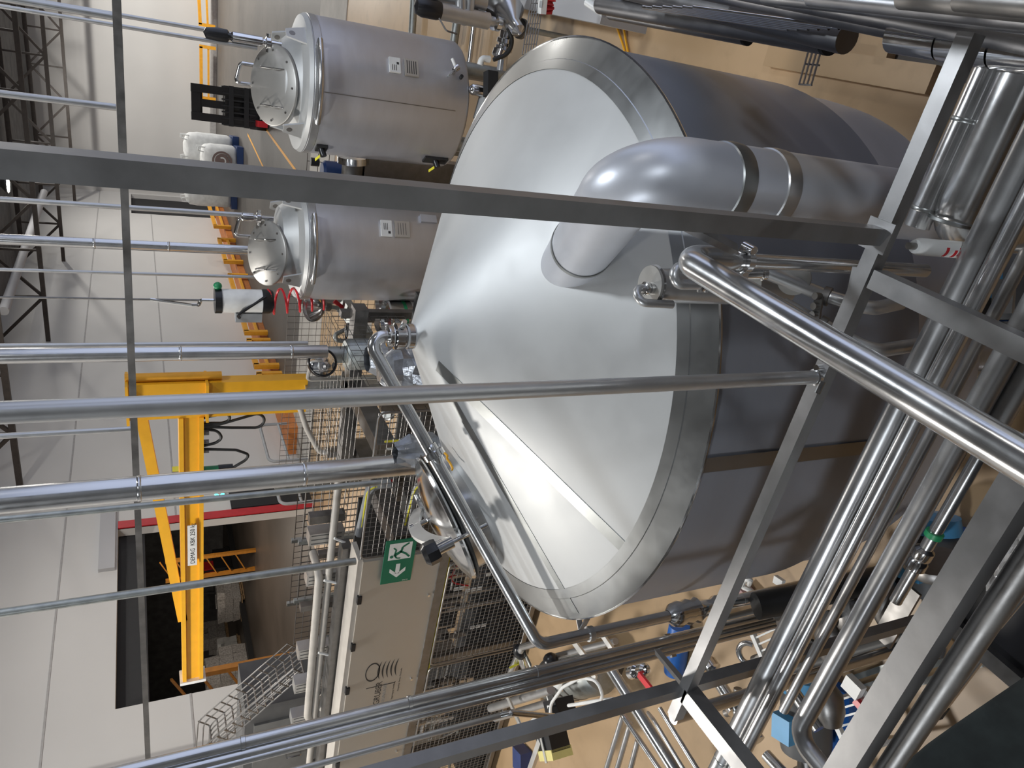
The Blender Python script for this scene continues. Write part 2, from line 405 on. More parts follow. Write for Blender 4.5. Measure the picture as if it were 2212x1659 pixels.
for sx in (-.7, .7):
    for sy in (-.8, .8):
        b = MB(); b.cyl(q+V((sx, sy-.12, .3)), q+V((sx, sy+.12, .3)), .3); part('wheel', b, M['rubber'], t)

# forklift seen from behind, standing on the far floor
q = pt(578, 240, z=0); f0 = q
t = thing('forklift', q, 'black forklift with twin mast standing on the far grey floor', 'forklift')
rv = V((q.x, q.y, 0)).normalized(); ru = V((rv.y, -rv.x, 0))
def fo(b, x, y, z, sx, sy, sz): return b.obox(q+ru*x+rv*y+V((0, 0, z)), ru*sx/2, rv*sy/2, (0, 0, sz/2))
b = MB(); fo(b, 0, .9, .85, 1.3, 1.7, 1.2); part('body', b, M['black'], t)
b = MB()
for sx in (-.45, .45): fo(b, sx, -.2, 1.25, .26, .3, 2.5)
for z in (.5, 1.3, 2.35): fo(b, 0, -.2, z, 1.1, .2, .28)
fo(b, 0, -.1, 1.7, .25, .15, 1.5)
part('mast', b, M['black'], t)
b = MB(); fo(b, 0, -.36, .75, 1.3, .1, .16); fo(b, 0, -.36, 1.25, 1.3, .1, .16)
for k in range(-3, 4): fo(b, k*.2, -.36, 1.0, .05, .06, 1.1)
part('load_backrest', b, M['blackm'], t)
b = MB()
for sx in (-.5, .5):
    for sy in (.3, 1.6): fo(b, sx, sy, 1.7, .08, .08, .9)
fo(b, 0, .95, 2.15, 1.1, 1.5, .08); part('overhead_guard', b, M['black'], t)
for sx in (-.35, .35):
    b = MB(); fo(b, sx, -.9, .1, .14, 1.1, .06); part('fork', b, M['dsteel'], t)
for sx in (-.58, .58):
    for sy in (.25, 1.5):
        b = MB(); c = q+ru*sx+rv*sy+V((0, 0, .3)); b.cyl(c-ru*.1, c+ru*.1, .3); part('wheel', b, M['rubber'], t)
b = MB(); fo(b, -.45, -.7, .3, .2, .8, .3); part('red_panel', b, M['redp'], t)
# orange floor lines
for k, (a, c, lab) in enumerate((((566, 268), (660, 398), 'worn orange line painted on the far grey floor, nearer the round manhole lids'),
                            ((535, 290), (575, 375), 'worn orange line painted on the far grey floor, nearer the bulk bags'))):
    p0, p1 = pt(*a, z=.004), pt(*c, z=.004); b = MB(); b.bar(p0, p1, .1, .004)
    one('floor_line', b, M['orange'], lab, 'floor marking', 'orange floor lines')
# bulk bags
def bulkbag(c, w, h, label, logo=False):
    t = thing('bulk_bag', c, label, 'bulk bag', 'white bulk bags on dark blue crates')
    b = MB(); n = 28; prof = [(.90, 0), (1.0, .08), (1.03, .4), (1.02, .75), (.96, .93), (.80, 1.0), (.5, 1.03), (.3, 1.06)]
    vs = []; fs = []
    for r, z in prof:
        for k in range(n):
            g = 2*PI*k/n; s = 1/(abs(math.cos(g))**5+abs(math.sin(g))**5)**.2
            wob = 1+.03*math.sin(7*g+z*9); vs.append(c+ru*(math.cos(g)*s*r*w/2*wob)+rv*(math.sin(g)*s*r*w/2*wob)+V((0, 0, .28+z*h)))
    for i in range(len(prof)-1):
        for k in range(n): fs.append((i*n+k, i*n+(k+1) % n, (i+1)*n+(k+1) % n, (i+1)*n+k))
    fs.append(tuple(range((len(prof)-1)*n, len(prof)*n))); fs.append(tuple(range(n))[::-1]); b.add(vs, fs); part('sack', b, M['bag'], t, smooth=70)
    for sx in (-1, 1):
        for sy in (-1, 1):
            b = MB(); e = c+ru*sx*w*.4+rv*sy*w*.4+V((0, 0, .28+h)); b.tube([e-V((0, 0, .1)), e+V((0, 0, .18)), e-ru*sx*.15+V((0, 0, .2)), e-ru*sx*.2-V((0, 0, .05))], .03, 6); part('lifting_loop', b, M['bag'], t)
    b = MB(); b.obox(c+V((0, 0, .14)), ru*w*.52, rv*w*.52, (0, 0, .13)); part('crate', b, M['dblue'], t)
    if logo:
        fv = V((-c.x, -c.y, 0)).normalized(); m = c+fv*(w*.57)+V((0, 0, .28+h*.45)); b = MB()
        b.lathe([(.24*w, 0), (.30*w, 0), (.30*w, .01), (.24*w, .01), (.24*w, 0)], m, fv, 40); b.lathe([(0, 0), (.215*w, 0), (.215*w, .01), (0, .01)], m, fv, 32)
        part('round_print', b, plain('brown_print', (.16, .11, .10), .7), t)
        b = MB(); b.lathe([(.08*w, .012), (.12*w, .012), (.12*w, .016), (.08*w, .016)], m, fv, 24, .6, 5.2); part('print_mark', b, M['bag'], t)
c0 = pt(522, 352, z=0); bulkbag(c0, 1.35, 1.35, 'white bulk bag with a round brown print, in front on a dark blue crate', True)
bulkbag(c0+rv*1.7+ru*.35, 1.35, 1.9, 'taller plain white bulk bag behind the one with the round print')
bulkbag(pt(512, 420, z=0)+V((0, .6, 0)), 1.5, 1.9, 'plain white bulk bag in front of the dark far doorway')

# ------------------------------------------------------------------ hanging tubes and rods
def vpole(name, p0, p1, r, mat, label, group=None, ztop=7.3, joints=(), cat='pipe', h=None, d=None, n=14, y=None):
    """vertical tube whose foot is seen at p1; p0 only gives its lean check"""
    a = pt(*p1, h=h, y=y); b = MB(); b.tube([a, V((a.x, a.y, ztop))], r, n)
    if not joints: return one(name, b, mat, label, cat, group), a
    t = thing(name, a, label, cat, group); part('tube', b, mat, t)
    for z in joints:
        b = MB(); b.lathe([(r*1.001, -.012), (r*1.04, -.008), (r*1.04, .008), (r*1.001, .012)], (a.x, a.y, z), n=20); part('joint_ring', b, mat, t)
    return t, a
# ------------------------------------------------------------------ the big vessel
TX, TY, TR, RZ = -1.429, 2.964, 1.398, 2.45
K = .455
def cz(r): return RZ+(TR-r)*K
def onc(r, deg, up=0):
    f = math.radians(deg); return V((TX+r*math.cos(f), TY+r*math.sin(f), cz(r)+up))
t = thing('brewing_vessel', (TX, TY, 0), 'large stainless vessel with a cone top, in the middle of the picture', 'vessel'); VES = t
ax0 = (TX, TY, 0)
b = MB(); b.lathe([(1.256, cz(1.256)), (.62, cz(.62)), (.06, cz(.06)), (.055, 3.10)], ax0, n=128); part('cone_top', b, M['cone'], t, smooth=25)
b = MB(); b.lathe([(1.256, cz(1.256)+.003), (1.30, cz(1.30)+.003), (1.302, cz(1.302)), (TR, RZ), (TR+.002, RZ-.008), (TR-.012, RZ-.02)], ax0, n=128); part('edge_band', b, M['band'], t, 'brighter ground band round the foot of the cone', smooth=12)
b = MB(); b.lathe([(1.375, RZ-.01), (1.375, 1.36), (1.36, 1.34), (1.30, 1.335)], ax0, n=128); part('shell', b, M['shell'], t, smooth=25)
gj = pt(1600, 1017, d=2.75); gj = math.atan2(-(gj.y-TY), -(gj.x-TX)); b = MB(); b.lathe([(1.375, RZ-.012)]+[(1.383, RZ-.012), (1.383, 1.345), (1.375, 1.345)], ax0, n=3, a0=gj-.022, a1=gj+.022); part('joint_strip', b, M['joint'], t, 'dark upright joint strip')
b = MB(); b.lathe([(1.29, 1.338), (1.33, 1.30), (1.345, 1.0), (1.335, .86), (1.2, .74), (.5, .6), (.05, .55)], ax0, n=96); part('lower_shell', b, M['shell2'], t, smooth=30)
for k in range(4):
    g = math.radians(20+90*k); c = V((TX+1.1*math.cos(g), TY+1.1*math.sin(g), 0)); b = MB()
    b.tube([c+V((0, 0, .02)), c+V((0, 0, .78))], .075, 20); b.cyl(c, c+V((0, 0, .025)), .14); part('leg', b, M['pipe2'], t)
b = MB(); b.lathe([(TR-.004, RZ-.004), (TR, RZ+.004), (TR+.006, RZ), (TR+.002, RZ-.010), (TR-.004, RZ-.004)], ax0, n=128); part('rim_weld', b, M['chrome'], t, 'bright weld bead along the rim')
# ground radial weld strips on the cone
def strip(deg, r0, r1, w):
    f = math.radians(deg); e = V((math.cos(f), math.sin(f), -K)).normalized(); s = V((-math.sin(f), math.cos(f), 0)); n = s.cross(e)
    if n.z < 0: n = -n
    a, c = onc(r0, deg)+n*.0012, onc(r1, deg)+n*.0012
    b = MB(); b.add([a-s*w/2, a+s*w/2, c+s*w/2, c-s*w/2, a-s*w/2-n*.004, a+s*w/2-n*.004, c+s*w/2-n*.004, c-s*w/2-n*.004],
                    [(0, 1, 2, 3), (0, 4, 5, 1), (1, 5, 6, 2), (2, 6, 7, 3), (3, 7, 4, 0)])
    part('weld_strip', b, M['seam'], t, 'narrow ground weld strip running up the cone')
def conept(px, py):
    lo = None; s = 1.0
    while s < 6:
        p = pt(px, py, d=s); r = math.hypot(p.x-TX, p.y-TY)
        if p.z < cz(r): return p
        s += .001
def strip_px(p0, p1, w):
    a, c = conept(*p0), conept(*p1); n = V((0, 0, 1)); d = (c-a); s = d.cross(V((0, 0, 1))).normalized()
    b = MB(); vs = []; fs = []; N = 12
    for i in range(N+1):
        q = a.lerp(c, i/N)
        for e in (-1, 1):
            m = q+s*e*w/2; m.z = cz(math.hypot(m.x-TX, m.y-TY))+.0022; vs.append(m)
        for e in (-1, 1):
            m = q+s*e*w/2; m.z = cz(math.hypot(m.x-TX, m.y-TY))-.003; vs.append(m)
        if i:
            o = 4*(i-1); fs += [(o, o+1, o+5, o+4), (o+1, o+3, o+7, o+5), (o+3, o+2, o+6, o+7), (o+2, o, o+4, o+6)]
    b.add(vs, fs); part('weld_strip', b, M['seam'], t, 'narrow ground weld strip running up the cone', smooth=30)
strip_px((945, 790), (1350, 1185), .062)
strip_px((970, 850), (1245, 1325), .05)
# spool and clamp at the apex
b = MB(); b.lathe([(.062, 3.02), (.05, 3.09), (.05, 3.125)], ax0, n=32); part('apex_nozzle', b, M['chrome'], t)
# small handle straps at the front of the cone
# manway on the far left slope
f = math.radians(183); mn = V((math.cos(f)*K, math.sin(f)*K, 1)).normalized(); me_ = V((-math.cos(f), -math.sin(f), K)).normalized(); mt = mn.cross(me_)
mc = onc(1.03, 183)
def mw(a, c, h): return mc+me_*a+mt*c+mn*h
b = MB(); b.lathe([(.325, -.2), (.325, .10), (.35, .115), (.35, .13), (.30, .13), (.30, -.05)], mc, mn, 72); MW = part('manway', b, M['pipe'], t)
b = MB(); b.lathe([(.365, .128), (.372, .14), (.365, .155), (.34, .162), (.30, .18), (.19, .21), (0, .228)], mc, mn, 72); part('manway_lid', b, M['chrome'], MW)
b = MB(); b.lathe([(.34, .10), (.372, .118), (.34, .135)], mc, mn, 64); part('gasket', b, M['rubber'], MW)
dirs = me_*-.55+mt*.83; dirs = (mt*.9-me_*.43).normalized()
n2 = mn.cross(dirs)
b = MB(); path = []
for i in range(13):
    s = -1+2*i/12; path.append(mc+dirs*(s*.40)+mn*(.31-.09*s*s)-me_*0)
vs = []; fs = []
for i, p in enumerate(path):
    w = .012
    for e, h in ((-w, -.036), (w, -.036), (w, .036), (-w, .036)): vs.append(p+n2*e+mn*h)
    if i:
        o = 4*(i-1)
        for k in range(4): fs.append((o+k, o+(k+1) % 4, o+4+(k+1) % 4, o+4+k))
fs += [(3, 2, 1, 0), tuple(range(4*12, 4*13))]; b.add(vs, fs); part('lid_arm', b, M['alu'], MW, 'curved flat arm over the lid')
e0 = mc+dirs*-.43; b = MB()
b.tube([e0+mn*.0, e0+mn*.32], .012, 10); b.cyl(e0+mn*.19, e0+mn*.27, .03); part('swing_bolt', b, M['chrome'], MW)
b = MB(); b.lathe([(0, .27), (.055, .27)]+[(.06, .29), (.06, .33), (.04, .35), (0, .35)], e0, mn, 8); part('star_knob', b, M['black'], MW, 'black star knob')
e1 = mc+dirs*.41; b = MB(); b.obox(e1+mn*.1, dirs*.06, n2*.06, mn*.12); b.cyl(e1+mn*.2-n2*.09, e1+mn*.2+n2*.09, .02); part('hinge', b, M['pipe'], MW)
for s in (.12, -.38):
    b = MB(); p = mc+dirs*s*.9+mn*.31; b.cyl(p-mn*.08, p+mn*.02, .014); b.cyl(p, p+mn*.02, .024); part('arm_bolt', b, M['chrome'], MW)
q = conept(937, 998) or mw(.1, .36, .2); q = pt(934, 997, d=4.0); b = MB(); b.obox(q, mt*.05, me_*.022, mn*.03); part('position_switch', b, M['orange'], MW, 'small yellow position switch')
# yellow cable on the cone beside the manway
b = MB(); b.tube(fillet([pt(960, 978, d=3.72), pt(967, 985, d=3.70), pt(965, 990, d=3.70), pt(972, 1000, d=3.69), pt(978, 1012, d=3.66), pt(975, 1016, d=3.66)], .02), .006, 8)
one('yellow_cable', b, M['yel'], 'short yellow switch cable lying on the cone beside the manway', 'cable')
# crumpled clear film bundled round the manway hinge
b = MB(); rnd = random.Random(3); c = pt(915, 975, d=4.45)
vs = []; fs = []; n = 18
for i in range(9):
    for k in range(n):
        g = 2*PI*k/n; rr = (.035+.06*math.sin(PI*(i+.6)/9.6))*(1+.35*rnd.uniform(-1, 1)); vs.append(c+V((math.cos(g)*rr, math.sin(g)*rr, -.22+.05*i)))
for i in range(8):
    for k in range(n): fs.append((i*n+k, i*n+(k+1) % n, (i+1)*n+(k+1) % n, (i+1)*n+k))
b.add(vs, fs); one('plastic_film', b, M['film'], 'crumpled grey film wrapped round the pipe foot behind the manway', 'plastic film', smooth=20)

# apex pipe: up from the spool, over and down the left flank, then down to the floor
A0 = V((TX, TY, 3.11)); A1 = V((TX, TY, 3.27)); A2 = pt(822, 770, d=3.5)
E2 = pt(1172, 1392, d=3.75); E3 = V((E2.x, E2.y, 1.66))
t = thing('cleaning_pipe', A0, 'bent stainless pipe from the cone tip down the left side of the big vessel', 'pipe')
A1 = V((TX, TY, 3.285)); A2 = A1+(E2-A1).normalized()*.3
b = MB(); b.tube(fillet([A0, A1, E2+V((0, 0, .02)), E3], .085, 9), .03, 24); part('tube', b, M['pipe'], t)
b = MB(); b.lathe([(.05, 3.11), (.064, 3.115), (.064, 3.15), (.05, 3.155)], ax0, n=32); b.lathe([(.05, 3.06), (.06, 3.065), (.06, 3.09), (.05, 3.095)], ax0, n=32)
b.lathe([(.031, 3.16), (.05, 3.158), (.052, 3.165), (.05, 3.185), (.031, 3.19)], ax0, n=32); b.cyl((TX+.06, TY-.03, 3.13), (TX+.1, TY-.05, 3.13), .012); part('clamp', b, M['chrome'], t)
dd = (E2-A1).normalized(); m0 = A1.lerp(E2, .37)
b = MB(); b.lathe([(.03, -.05), (.034, -.045), (.034, -.018), (.052, -.014), (.052, .014), (.034, .018), (.034, .045), (.03, .05)], m0, dd, 32); part('union', b, M['chrome'], t)
# lower valve group on that pipe
q = E3; b = MB(); b.lathe([(.032, .10), (.06, .07), (.07, .03), (.06, .0), (.07, -.03), (.06, -.06), (.07, -.09), (.05, -.13), (.04, -.2), (.055, -.23), (.055, -.27), (.035, -.3), (.035, -.42)], q, n=28); part('check_valve', b, M['chrome'], t)
b = MB(); b.tube([q+V((0, 0, -.42)), V((q.x, q.y, .35))], .036, 16); part('lower_tube', b, M['pipe'], t)
b = MB(); b.tube(fillet([q+V((.05, -.1, -.42)), q+V((.1, -.15, -.6)), V((q.x+.12, q.y-.16, .05))], .06), .075, 16); part('insulated_hose', b, M['rubber'], t, 'thick black insulated section')
# bracket on the pipe
q = pt(1255, 1362, d=3.95); b = MB(); b.bar(q+V((.14, .1, .02)), q, .006, .03); b.bar(q+V((.12, .02, -.05)), q, .006, .03); b.lathe([(.03, -.015), (.038, -.015), (.038, .015), (.03, .015)], V((E3.x, E3.y, q.z)), n=20)
one('pipe_bracket', b, M['pipe2'], 'small V shaped bracket tying the cleaning pipe to the vessel rim', 'bracket')

# vapour duct: nozzle out of the cone, big bend, straight down
VP_ = pt(1740, 418, d=2.62); vr = .118
nz = conept(1243, 555)
zc = 2.95; dirv = V((VP_.x-TX, VP_.y-TY, 0)).normalized()
Q_ = V((VP_.x, VP_.y, zc)); sd0 = (Q_-nz).normalized(); start = nz-sd0*.16
t = thing('vapour_duct', (VP_.x, VP_.y, 0), 'thick grey stainless duct bending out of the cone and down the front right', 'duct')
b = MB(); path = fillet([start, Q_, V((VP_.x, VP_.y, 2.55))], .25, 22); b.tube(path, vr, 56); part('bend', b, M['vap'], t, smooth=50)
b = MB(); b.tube([V((VP_.x, VP_.y, 2.56)), V((VP_.x, VP_.y, .25))], vr, 56); part('downpipe', b, M['vap'], t)
for z in (2.62, 2.44):
    b = MB(); b.lathe([(vr, -.03), (vr+.004, -.026), (vr+.006, 0), (vr+.004, .026), (vr, .03)], (VP_.x, VP_.y, z), n=56); part('clamp_band', b, M['seam'] if z > 2.5 else M['pipe2'], t)
b = MB(); b.lathe([(vr+.001, -.012), (vr+.004, -.01), (vr+.004, .01), (vr+.001, .012)], nz+sd0*.14, sd0, 56); part('weld_ring', b, M['seam'], t)
b = MB(); e = V((VP_.x, VP_.y, 2.43)); s = V((-.6, -.8, 0)).normalized(); b.obox(e+s*(vr+.025), s*.025, (0, 0, .03), s.cross(V((0, 0, 1)))*.008); b.cyl(e+s*(vr+.03)-s.cross(V((0, 0, 1)))*.03, e+s*(vr+.03)+s.cross(V((0, 0, 1)))*.03, .008); part('clamp_lug', b, M['pipe2'], t)

# spray pot on the front edge of the cone
q = pt(1490, 618, d=2.28); tp = pt(1405, 616, d=2.22)
h0 = q.z-.02; sp = V((tp.x, tp.y, 0))
t = thing('spray_pot', (tp.x, tp.y, 2.38), 'small lidded stainless pot with a bent tube on the front edge of the cone', 'pot')
b = MB(); b.lathe([(0, 2.30), (.05, 2.30), (.052, 2.33), (.052, tp.z-.012)], sp, n=36); part('pot_body', b, M['pipe2'], t)
b = MB(); b.lathe([(0, tp.z+.004), (.058, tp.z+.004), (.058, tp.z-.004), (0, tp.z-.004)], sp, n=36); part('pot_lid', b, M['lid'], t)
b = MB(); b.lathe([(.055, tp.z-.014), (.062, tp.z-.01), (.055, tp.z-.005)], sp, n=36); part('clamp', b, M['chrome'], t)
b = MB(); r_ = _yaw(V((1, 0, 0))); f_ = _yaw(V((0, 1, 0)))
c = sp+V((0, 0, tp.z))-r_*.012-f_*.012
b.tube(fillet([c, c+V((0, 0, .065)), c+V((0, 0, .065))-r_*.045-f_*.02, c+V((0, 0, -.045))-r_*.05-f_*.03], .026, 8), .0125, 14); part('bent_tube', b, M['pipe2'], t)
b = MB(); b.lathe([(.013, .02), (.02, .022), (.02, .032), (.013, .034)], c, n=16); b.lathe([(.013, 0), (.018, 0), (.018, .015), (.013, .015)], c, n=16); part('ferrule', b, M['chrome'], t)
q = pt(1475, 600, d=2.16); b = MB()
t = thing('hose_bend', q, 'small U bent tube with a clamp ferrule just behind the polished front pipe', 'pipe')
b.tube(fillet([q+V((0, 0, -.10))+r_*.03, q+V((0, 0, .03))+r_*.03, q+V((0, 0, .03))-r_*.02, q+V((0, 0, -.16))-r_*.02-f_*.03], .026, 8), .015, 14); part('tube', b, M['pipe2'], t)
b = MB()
for k in (.06, .085, .12): b.lathe([(.016, -k), (.023, -k+.002), (.023, -k+.01), (.016, -k+.012)], q-r_*.02-f_*.012, n=18)
part('ferrule', b, M['chrome'], t)

# ------------------------------------------------------------------ two storage tanks behind
def tank(cx, cy, R, zb, zs, lidpx, lidh, lidr, label, railang, rail=True, skirt=.03):
    t = thing('storage_tank', (cx, cy, 0), label, 'tank', 'insulated storage tanks behind the vessel')
    o = (cx, cy, 0)
    b = MB(); b.lathe([(R-.12, zb-.05), (R-.02, zb), (R, zb+.03), (R, zs-.06), (R-.0, zs)], o, n=96); part('shell', b, M['shell2'], t)
    b = MB(); b.lathe([(R, zs), (R+.004, zs+.005), (R-.02, zs+.045), (R-.10, zs+.075), (R-.16, zs+.085), (.40, zs+.23), (.1, zs+.27)], o, n=96); part('top_dome', b, M['cone'], t, smooth=30)
    b = MB(); b.lathe([(R+.001, zs-.09), (R+.006, zs-.085), (R+.006, zs-.01), (R+.001, zs-.005)], o, n=96); part('rim_band', b, M['pipe2'], t)
    lc = pt(*lidpx, h=lidh); vd = V((-lc.x, -lc.y, 0)).normalized(); sd = V((-vd.y, vd.x, 0))
    ln = (V((0, 0, 1))*.90+vd*.435).normalized(); le = sd.cross(ln); 
    L_ = part('lid', MB().lathe([(0, 0), (lidr-.01, 0), (lidr, -.008), (lidr, -.03), (lidr-.02, -.04)], lc, ln, 64), M['lid'], t)
    part('lid_neck', MB().lathe([(lidr-.03, -.04), (lidr-.03, -.42)], lc, ln, 64), M['pipe2'], t)
    for s in (-.5, .42):
        c = lc+sd*s*lidr
        part('lid_handle', MB().tube(fillet([c-le*.2, c-le*.1+ln*.07, c-ln*.0, c+le*.1+ln*.07, c+le*.2], .03), .008, 8), M['chrome'], L_)
    for k in range(8):
        g = 2*PI*k/8; c = lc+(sd*math.cos(g)+le*math.sin(g))*lidr*.86; part('lid_screw', MB().cyl(c, c+ln*.008, .012, 8), M['dsteel'], L_)
    for k in range(4):
        g = math.atan2(vd.y, vd.x)+PI/4+PI/2*k; e = V((math.cos(g), math.sin(g), 0)); c = V((cx, cy, zs+.05))+e*(R-.06); s = V((-e.y, e.x, 0)); b = MB()
        pr = [c-s*.11, c+s*.11, c+s*.05+V((0, 0, .2)), c-s*.05+V((0, 0, .2))]; b.prism([q-e*.01 for q in pr], e*.02)
        lg = part('lifting_lug', b, M['cone'], t)
        part('lug_hole', MB().cyl(c+V((0, 0, .14))-e*.012, c+V((0, 0, .14))+e*.012, .03, 14), M['dsteel'], lg)
    if rail:
        g0 = math.atan2(vd.y, vd.x)+railang; pa = []
        for i in range(13):
            g = g0+(i/12-.5)*1.05; pa.append(V((cx+math.cos(g)*(R+.07), cy+math.sin(g)*(R+.07), zs-.05)))
        pa = [V((cx, cy, 0))+(pa[0]-V((cx, cy, 0)))*.92]+pa+[V((cx, cy, 0))+(pa[-1]-V((cx, cy, 0)))*.92]
        pa[0].z = pa[-1].z = zs-.05
        part('hose_rail', MB().tube(pa, .03, 12), M['pipe'], t)
    for k in range(4):
        g = math.atan2(vd.y, vd.x)+PI/4+PI/2*k; c = V((cx+math.cos(g)*(R-.12), cy+math.sin(g)*(R-.12), 0))
        part('leg', MB().tube([c, c+V((0, 0, zb+.02))], .07, 16), M['galv'], t)
    return t, vd, sd, lc
def onshell(px, py, cx, cy, R):
    s = 4.0
    while s < 14:
        p = pt(px, py, d=s)
        if math.hypot(p.x-cx, p.y-cy) < R: return p
        s += .004
c1 = pt(1012, 235, z=.9); c1 = c1*1; c1 = V((c1.x, c1.y, 0))*(1+.70/math.hypot(c1.x, c1.y))
T1, vd1, sd1, l1 = tank(c1.x, c1.y, .70, .9, 2.58, (588, 185), c1.length-.18, .40, 'right storage tank with a round lid, fully seen left of the tall square post', .06)
c2 = pt(640, 523, h=9.0); c2 = V((c2.x, c2.y, 0))
T2, vd2, sd2, l2 = tank(c2.x, c2.y, .67, .85, 2.52, (574, 547), 8.85, .37, 'left storage tank with a round lid, half hidden by the tall square post', -.12)
def plate(t, px, py, cx, cy, R, w, h, mat, label=None, name='nameplate'):
    p = onshell(px, py, cx, cy, R); n = V((p.x-cx, p.y-cy, 0)).normalized(); s = V((-n.y, n.x, 0))
    return part(name, MB().obox(p+n*.012, s*w/2, (0, 0, h/2), n*.012), mat, t, label), p+n*.025, s, n
pl, p, s, n = plate(T1, 852, 142, c1.x, c1.y, .70, .16, .12, M['paper'], 'white printed plate'); part('plate_mark', MB().obox(p+s*.02-V((0, 0, .03)), s*.012, (0, 0, .012), n*.001), M['ink'], pl)
for k in range(3): part('plate_line', MB().obox(p-s*.03+V((0, 0, .03-.02*k)), s*.03, (0, 0, .003), n*.001), M['ink'], pl)
pl, p, s, n = plate(T1, 888, 148, c1.x, c1.y, .70, .18, .15, M['sheet'], 'grey data plate')
for k in range(5): part('plate_line', MB().obox(p+V((0, 0, .05-.024*k)), s*.07, (0, 0, .004), n*.001), M['ink'], pl)
pl, p, s, n = plate(T2, 834, 494, c2.x, c2.y, .67, .19, .13, M['paper'], 'white printed plate'); part('plate_mark', MB().obox(p-s*.05-V((0, 0, .03)), s*.014, (0, 0, .014), n*.001), M['ink'], pl)
for k in range(3): part('plate_line', MB().obox(p+s*.02+V((0, 0, .03-.02*k)), s*.04, (0, 0, .003), n*.001), M['ink'], pl)
pl, p, s, n = plate(T2, 868, 496, c2.x, c2.y, .67, .19, .18, M['sheet'], 'brownish data plate')
for k in range(4): part('plate_line', MB().obox(p+V((0, 0, .05-.03*k)), s*.07, (0, 0, .004), n*.001), M['dsteel'], pl)
pl, p, s, n = plate(T2, 925, 474, c2.x, c2.y, .67, .10, .2, M['shell2'], None, 'probe_cover')
# sample tap, cable glands, seam on the right tank
p = onshell(978, 158, c1.x, c1.y, .70); n = V((p.x-c1.x, p.y-c1.y, 0)).normalized(); s = V((-n.y, n.x, 0))
b = MB(); b.cyl(p-n*.02, p+n*.09, .025); b.lathe([(.02, -.04), (.032, -.03), (.032, .03), (.02, .04)], p+n*.1, s*.6-V((0, 0, .8)), 16)
tp_ = part('sample_tap', b, M['chrome'], T1); part('tap_handle', MB().bar(p+n*.12, p+n*.13-s*.13-V((0, 0, -.12)), .03, .012), M['chrome'], tp_); part('tap_spout', MB().tube([p+n*.1, p+n*.11+s*.1-V((0, 0, -.04))], .018, 10), M['white'], tp_)
p = onshell(995, 168, c1.x, c1.y, .70); part('gland', MB().cyl(p, p+n*.04, .02), M['blackm'], T1)
def gland(px, py, w, h):
    p = onshell(px, py, c1.x, c1.y, .70)
    if p is None: return
    n = V((p.x-c1.x, p.y-c1.y, 0)).normalized(); s = V((-n.y, n.x, 0))
    g = part('instrument_pocket', MB().obox(p, s*w, (0, 0, h), n*.025), M['blackm'], T1)
    part('sensor', MB().cyl(p+n*.02, p+n*.1-V((0, 0, .02)), .035), M['black'], g)
    part('sensor_tag', MB().bar(p+n*.1+V((0, 0, .02)), p+n*.1-s*.11+V((0, 0, .05)), .03, .004), M['tagy'], g, 'yellow tag')
gland(694, 318, .06, .06); gland(940, 344, .06, .14)
b = MB(); z0 = .95
p = onshell(800, 213, c1.x, c1.y, .70); g = math.atan2(-(p.y-c1.y), -(p.x-c1.x)); part('shell_seam', MB().lathe([(.7005, 1.05), (.703, 1.05), (.703, 2.48), (.7005, 2.48)], (c1.x, c1.y, 0), n=2, a0=g-.006+0, a1=g+.006), M['joint'], T1)

# vent valves standing on the two tanks
def vent(px, h, cx, cy, label, black=True, zt=None, s=1.0):
    q = pt(*px, h=h); t = thing('vent_valve', q, label, 'valve', 'vent valves on the tank tops')
    b = MB(); b.lathe([(.03, -.30*s), (.03, -.05), (.06, -.04), (.06, .0), (.035, .01), (.035, .03), (.05, .04), (.052, .26*s), (.03, .28*s)], q, n=24); part('valve_body', b, M['chrome'], t)
    if black:
        b = MB(); b.lathe([(.03, .28*s), (.06, .3*s), (.065, .38*s), (.05, .46*s), (0, .48*s)], q, n=24); part('cap', b, M['black'], t)
    b = MB(); b.tube([q+V((-.09, 0, -.02)), q+V((.09, 0, -.02))], .02, 8); part('clamp', b, M['chrome'], t)
    return q
v1 = vent((575, 92), c1.length-.1, c1.x, c1.y, 'steel vent valve with a black cap beside the right tank lid', True, s=1.25)
v2 = vent((555, 470), 8.9, c2.x, c2.y, 'small steel vent valve behind the left tank lid', False, s=.6)
# filler hoops sticking up behind the lids
for (px_, h, lab) in (((545, 162), 8.9, 'bent chrome hoop behind the right tank lid'), ((540, 492), 9.2, 'bent chrome hoop behind the left tank lid')):
    q = pt(*px_, h=h); b = MB(); b.tube(fillet([q-sd1*.10-V((0, 0, .25)), q-sd1*.10+V((0, 0, .17)), q+sd1*.10+V((0, 0, .12)), q+sd1*.10-V((0, 0, .2))], .04), .022, 10)
    one('filling_hoop', b, M['chrome'], lab, 'pipe', 'bent hoops on the tank tops')
# the tubes dropping from the roof to the tanks
_, a = vpole('hanging_tube', None, (553, 83), .022, M['pipe2'], 'thin tube down to the right tank, outer one of the close pair', 'tubes hanging from the roof', h=c1.length+.15)
_, a = vpole('hanging_tube', None, (556, 105), .020, M['pipe2'], 'thin tube down to the right tank, inner one of the close pair', 'tubes hanging from the roof', h=c1.length-.1)
_, a = vpole('hanging_tube', None, (545, 466), .028, M['pipe2'], 'thin tube down to the small vent valve of the left tank', 'tubes hanging from the roof', h=8.9)
_, a = vpole('hanging_tube', None, (540, 541), .058, M['pipe'], 'polished thicker tube coming down behind the left tank lid', 'tubes hanging from the roof', h=9.45, joints=(3.9, 4.65))
_, a = vpole('hanging_tube', None, (600, 600), .018, M['pipe2'], 'thin tube down to the left edge of the left tank lid', 'tubes hanging from the roof', h=9.2)
